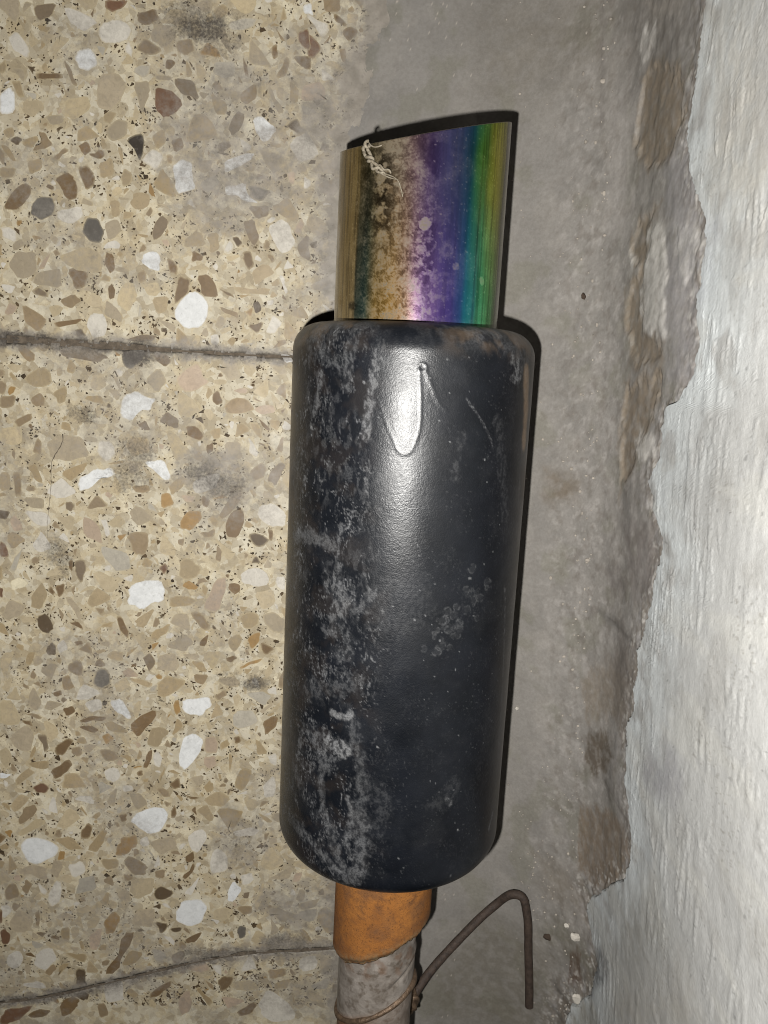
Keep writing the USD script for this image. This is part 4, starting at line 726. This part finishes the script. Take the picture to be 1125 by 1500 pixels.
rs = np.clip(smoothstep(-0.006, 0.002, So - wd_s(Th)) * (0.15 + 0.75 * smoothstep(0.3, -0.6, Th)) + 0.4 * smoothstep(0.5, 0.65, n2(Th * RP, So, 90, 4, 231)) * smoothstep(0.445, 0.43, So), 0, 1)
off = -0.0022 * LAT
obj("inlet_pipe", (tube_point(So, Th, Ro).reshape(-1, 3) + off, grid_faces(150, nT, True)), M["pipe"], muff, True, {"rust": rs.ravel()})
t1 = np.linspace(-np.pi, np.pi, 300); ring = tube_point(np.full(300, L + 0.0008), t1, np.full(300, RS + 0.0006))
obj("weld_bead", sweep(ring, 0.0014 + 0.0014 * n2(np.cos(t1), np.sin(t1), 3.0, 3, 260), 8, False), M["oldweld"], muff, True, label="rusty weld where the sleeve enters the silencer")
t2 = np.linspace(-np.pi, np.pi, 240); bead = tube_point(wd_s(t2) + 0.0008 * (n2(t2, t2 * 0, 1.1, 3, 234) - 0.5), t2, np.full(240, RP + 0.0002)) + off
obj("weld_bead", sweep(bead, 0.0012 + 0.0014 * n2(t2, t2 * 0, 1.4, 3, 233) + 0.0009 * np.exp(-((t2 - 1.2) / 0.35) ** 2), 10, False), M["weld"], muff, True)
def on_ground(px, py, z):
    p = at(px, py, 0.0006)
    if p[0] < WX - CR: return p + [0, 0, z]
    y, q = q_of(px, py, z); x, zz_, nx, nz = prof_(np.array(q)); return np.array([x + nx * z, y, zz_ + nz * z])
rod = smooth_line([at(590, 1478, .047), at(603, 1462, .047), at(624, 1431, .040), at(650, 1400, .032), at(685, 1363, .024), at(712, 1337, .0185), at(730, 1322, .016)] + [on_ground(*p, h) for *p, h in ((743, 1313, .0085), (755, 1310, .0075), (765, 1315, .0066), (770, 1328, .0058), (773, 1348, .005), (774, 1380, .0042), (775, 1430, .0038), (775, 1474, .0036))], 130)
rm = sweep(rod, 0.0033 + 0.0004 * (n2(np.linspace(0, 1, 130), np.zeros(130), 18, 3, 270) - 0.5), 16)
obj("hanger_rod", rm, M["rod"], muff, 50)
lumps = trimesh.creation.icosphere(3, 1.0); lv = np.array(lumps.vertices); q = n2(lv[:, 0] * .02 + lv[:, 2] * .013, lv[:, 1] * .02 - lv[:, 2] * .017, 90, 4, 240)
lv = lv * (0.75 + 0.6 * q)[:, None] * np.array([0.0078, 0.0115, 0.007]) + at(597, 1464, .049)
obj("weld_lump", (lv, lumps.faces), M["weld"], muff, True)

# ------------------------------------------------------------------ small things lying about
def fib_mat():
    g = G(); P = g.pos()
    c = g.mix(g.rng(g.noise(P, 500, 4), 0.35, 0.65), A(110, 100, 82), A(150, 141, 124))
    return g.done("dry_fibre", base_color=c, roughness=0.9, normal=g.bump(g.noise(P, 1800, 3), 0.6, 0.0005))
M["fibre"] = fib_mat()
st_ = thing("dried_strand", "pale twisted strand of dried fibre stuck on the rainbow tip near its rim", "strand")
def on_tip(px, py, lift): s0, u0 = on_tube(px, py, RT); return tube_point(np.array(s0), np.array(u0 / RT), np.array(RT + lift))
Z2 = lambda a, b: (480 + a / 3.75, 160 + b / 3.75)
core = smooth_line([on_tip(*Z2(a, b), h) for a, b, h in ((236, 190, .0012), (218, 218, .0016), (228, 250, .0016), (246, 285, .0015), (268, 322, .0014), (300, 345, .0011), (335, 362, .0010), (372, 380, .0009), (392, 402, .0008), (404, 432, .0007), (412, 482, .0006))], 260)
tv = np.gradient(core, axis=0); tv /= np.linalg.norm(tv, axis=1, keepdims=True); up = np.array([0.05, 0, 1.0]); sd = np.cross(tv, up); sd /= np.linalg.norm(sd, axis=1, keepdims=True); u2 = np.cross(sd, tv)
lw = np.linspace(0, 1, 260); amp = 0.0013 * smoothstep(0.62, 0.40, lw) + 0.0001; ph = 26 * lw + 5 * n2(lw, lw * 0, 7, 2, 251)
for kk in range(2):
    c2 = core + sd * (amp * np.cos(ph + kk * np.pi))[:, None] + u2 * (amp * 0.6 * np.sin(ph + kk * np.pi))[:, None]
    n = 260 if kk == 0 else 150
    obj("twisted_fibre", sweep(c2[:n], (0.00060 * smoothstep(0.75, 0.3, lw) + 0.00030)[:n] * (0.7 + 0.6 * n2(lw[:n], lw[:n] * 0 + kk * 3, 22, 3, 250)), 8), M["fibre"], st_, 60)
br = smooth_line([on_tip(*Z2(a, b), h) for a, b, h in ((272, 338, .0012), (310, 362, .0010), (350, 380, .0008), (390, 387, .0006))], 50); obj("fine_fibre", sweep(br, np.linspace(0.0005, 0.00025, 50), 8), M["fibre"], st_, 60)
br = smooth_line([on_tip(*Z2(a, b), h) for a, b, h in ((285, 322, .0020), (306, 320, .0028), (318, 336, .0022), (338, 338, .0024), (352, 356, .0016))], 60); obj("fine_fibre", sweep(br, 0.00055, 8), M["fibre"], st_, 60)
br = smooth_line([on_tip(*Z2(a, b), h) for a, b, h in ((236, 190, .0012), (256, 208, .0012), (300, 199, .0006))], 40); obj("fine_fibre", sweep(br, 0.0004, 8), M["fibre"], st_, 60)

M["crumb"] = simple("plaster_crumb", (196, 190, 180), 0.9, (600, 0.5, 0.001), 0.12)
M["grit"] = simple("loose_grit", (160, 152, 142), 0.9, (600, 0.5, 0.001), 0.35, 0.3, 60)
M["dark"] = simple("dark_clod", (64, 52, 42), 0.9, (600, 0.7, 0.001), 0.3)
def crumb(c, rx, ry, rz, seed, rot=0.0, cut=None):
    m = trimesh.creation.icosphere(3, 1.0); v = np.array(m.vertices); r_ = np.random.default_rng(seed)
    for _ in range(9):                       # broken faces
        d = r_.normal(size=3); d /= np.linalg.norm(d); h = r_.uniform(0.45, 0.8); over = np.maximum(v @ d - h, 0); v = v - over[:, None] * d
    v = v * (0.9 + 0.25 * n2(v[:, 0] * .02 + seed, v[:, 1] * .02 + v[:, 2] * .017, 110, 3, seed))[:, None] * [rx, ry, rz]
    cr, sr = math.cos(rot), math.sin(rot); v = np.c_[v[:, 0] * cr - v[:, 1] * sr, v[:, 0] * sr + v[:, 1] * cr, v[:, 2]]
    return v + np.asarray(c), m.faces
def lying(name, label, cat, px, py, z, rx, ry, rz, mat, seed, rot=0.0, group=None):
    obj(name, crumb(on_ground(px, py, z), rx, ry, rz, seed, rot), M[mat], None, 25, label=label, cat=cat, group=group)
lying("plaster_crumb", "larger white plaster crumb on the cement beside the dark clod right of the bent rod", "plaster crumb", 846, 1373, 0.0013, .0056, .0036, .0026, "crumb", 3, -0.4)
lying("plaster_crumb", "jagged white plaster flake in the dark stain below the rod at the wall's foot", "plaster crumb", 846, 1466, 0.0011, .0045, .0062, .0022, "crumb", 4, 0.5)
lying("plaster_crumb", "small round white plaster crumb beside the lower right side of the black silencer", "plaster crumb", 757, 1037, 0.0008, .0018, .0022, .0016, "crumb", 5)
lying("plaster_crumb", "small pale crumb just above the larger plaster crumb near the bent rod", "plaster crumb", 832, 1357, 0.0008, .003, .002, .0015, "crumb", 6, -0.5)
lying("dark_clod", "dark brown clod on the cement just right of the bent rod", "clod", 802, 1373, 0.0011, .0042, .0035, .0022, "dark", 7)
lying("dark_clod", "small dark clod alone on the cement right of the rainbow tip", "clod", 855, 433, 0.0008, .0022, .0026, .0016, "dark", 8)
# loose grit
V, F = [], []; nv = 0; rr = random.Random(77)
for _ in range(260):     # broken out of the wall, lying on its foot
    y = rr.uniform(-0.5, 0.3); q = min(float(edge_q(y)), CR * 1.15) - abs(rr.gauss(0.002, 0.018)); x, z, nx, nz = prof_(np.array(q)); r0 = 0.0004 * math.exp(abs(rr.gauss(0, 0.6)))
    m = trimesh.creation.icosphere(1, r0); v = np.array(m.vertices) * [rr.uniform(.7, 1.4), rr.uniform(.7, 1.4), rr.uniform(.5, .9)] * rr.uniform(.8, 1.1) + [x + nx * r0 * .4, y, z + nz * r0 * .4 + .0006]
    V.append(v); F.append(m.faces + nv); nv += len(v)
for _ in range(230):
    px, py = rr.uniform(740, 905), rr.uniform(-20, 1520)
    if rr.random() < 0.5: px, py = rr.gauss(800, 28), rr.gauss(1255, 45)
    p = at(px, py); x, y = p[0], p[1]
    if x > WX - 0.02 or x < border_x(y) + 0.02: continue
    r0 = 0.00035 * math.exp(abs(rr.gauss(0, 0.55))); up = max(0.0, x - (WX - CR)); up = CR - math.sqrt(max(CR * CR - up * up, 0)) if up < CR else 0
    m = trimesh.creation.icosphere(1, r0); v = np.array(m.vertices) * [rr.uniform(.7, 1.4), rr.uniform(.7, 1.4), rr.uniform(.5, .9)] + [x, y, 0.0007 + up + r0 * .2]
    V.append(v); F.append(m.faces + nv); nv += len(v)
obj("grit", (np.vstack(V), np.vstack(F)), M["grit"], None, True, label="pale loose grit scattered on the grey cement strip and the wall's foot", cat="grit", kind="stuff")
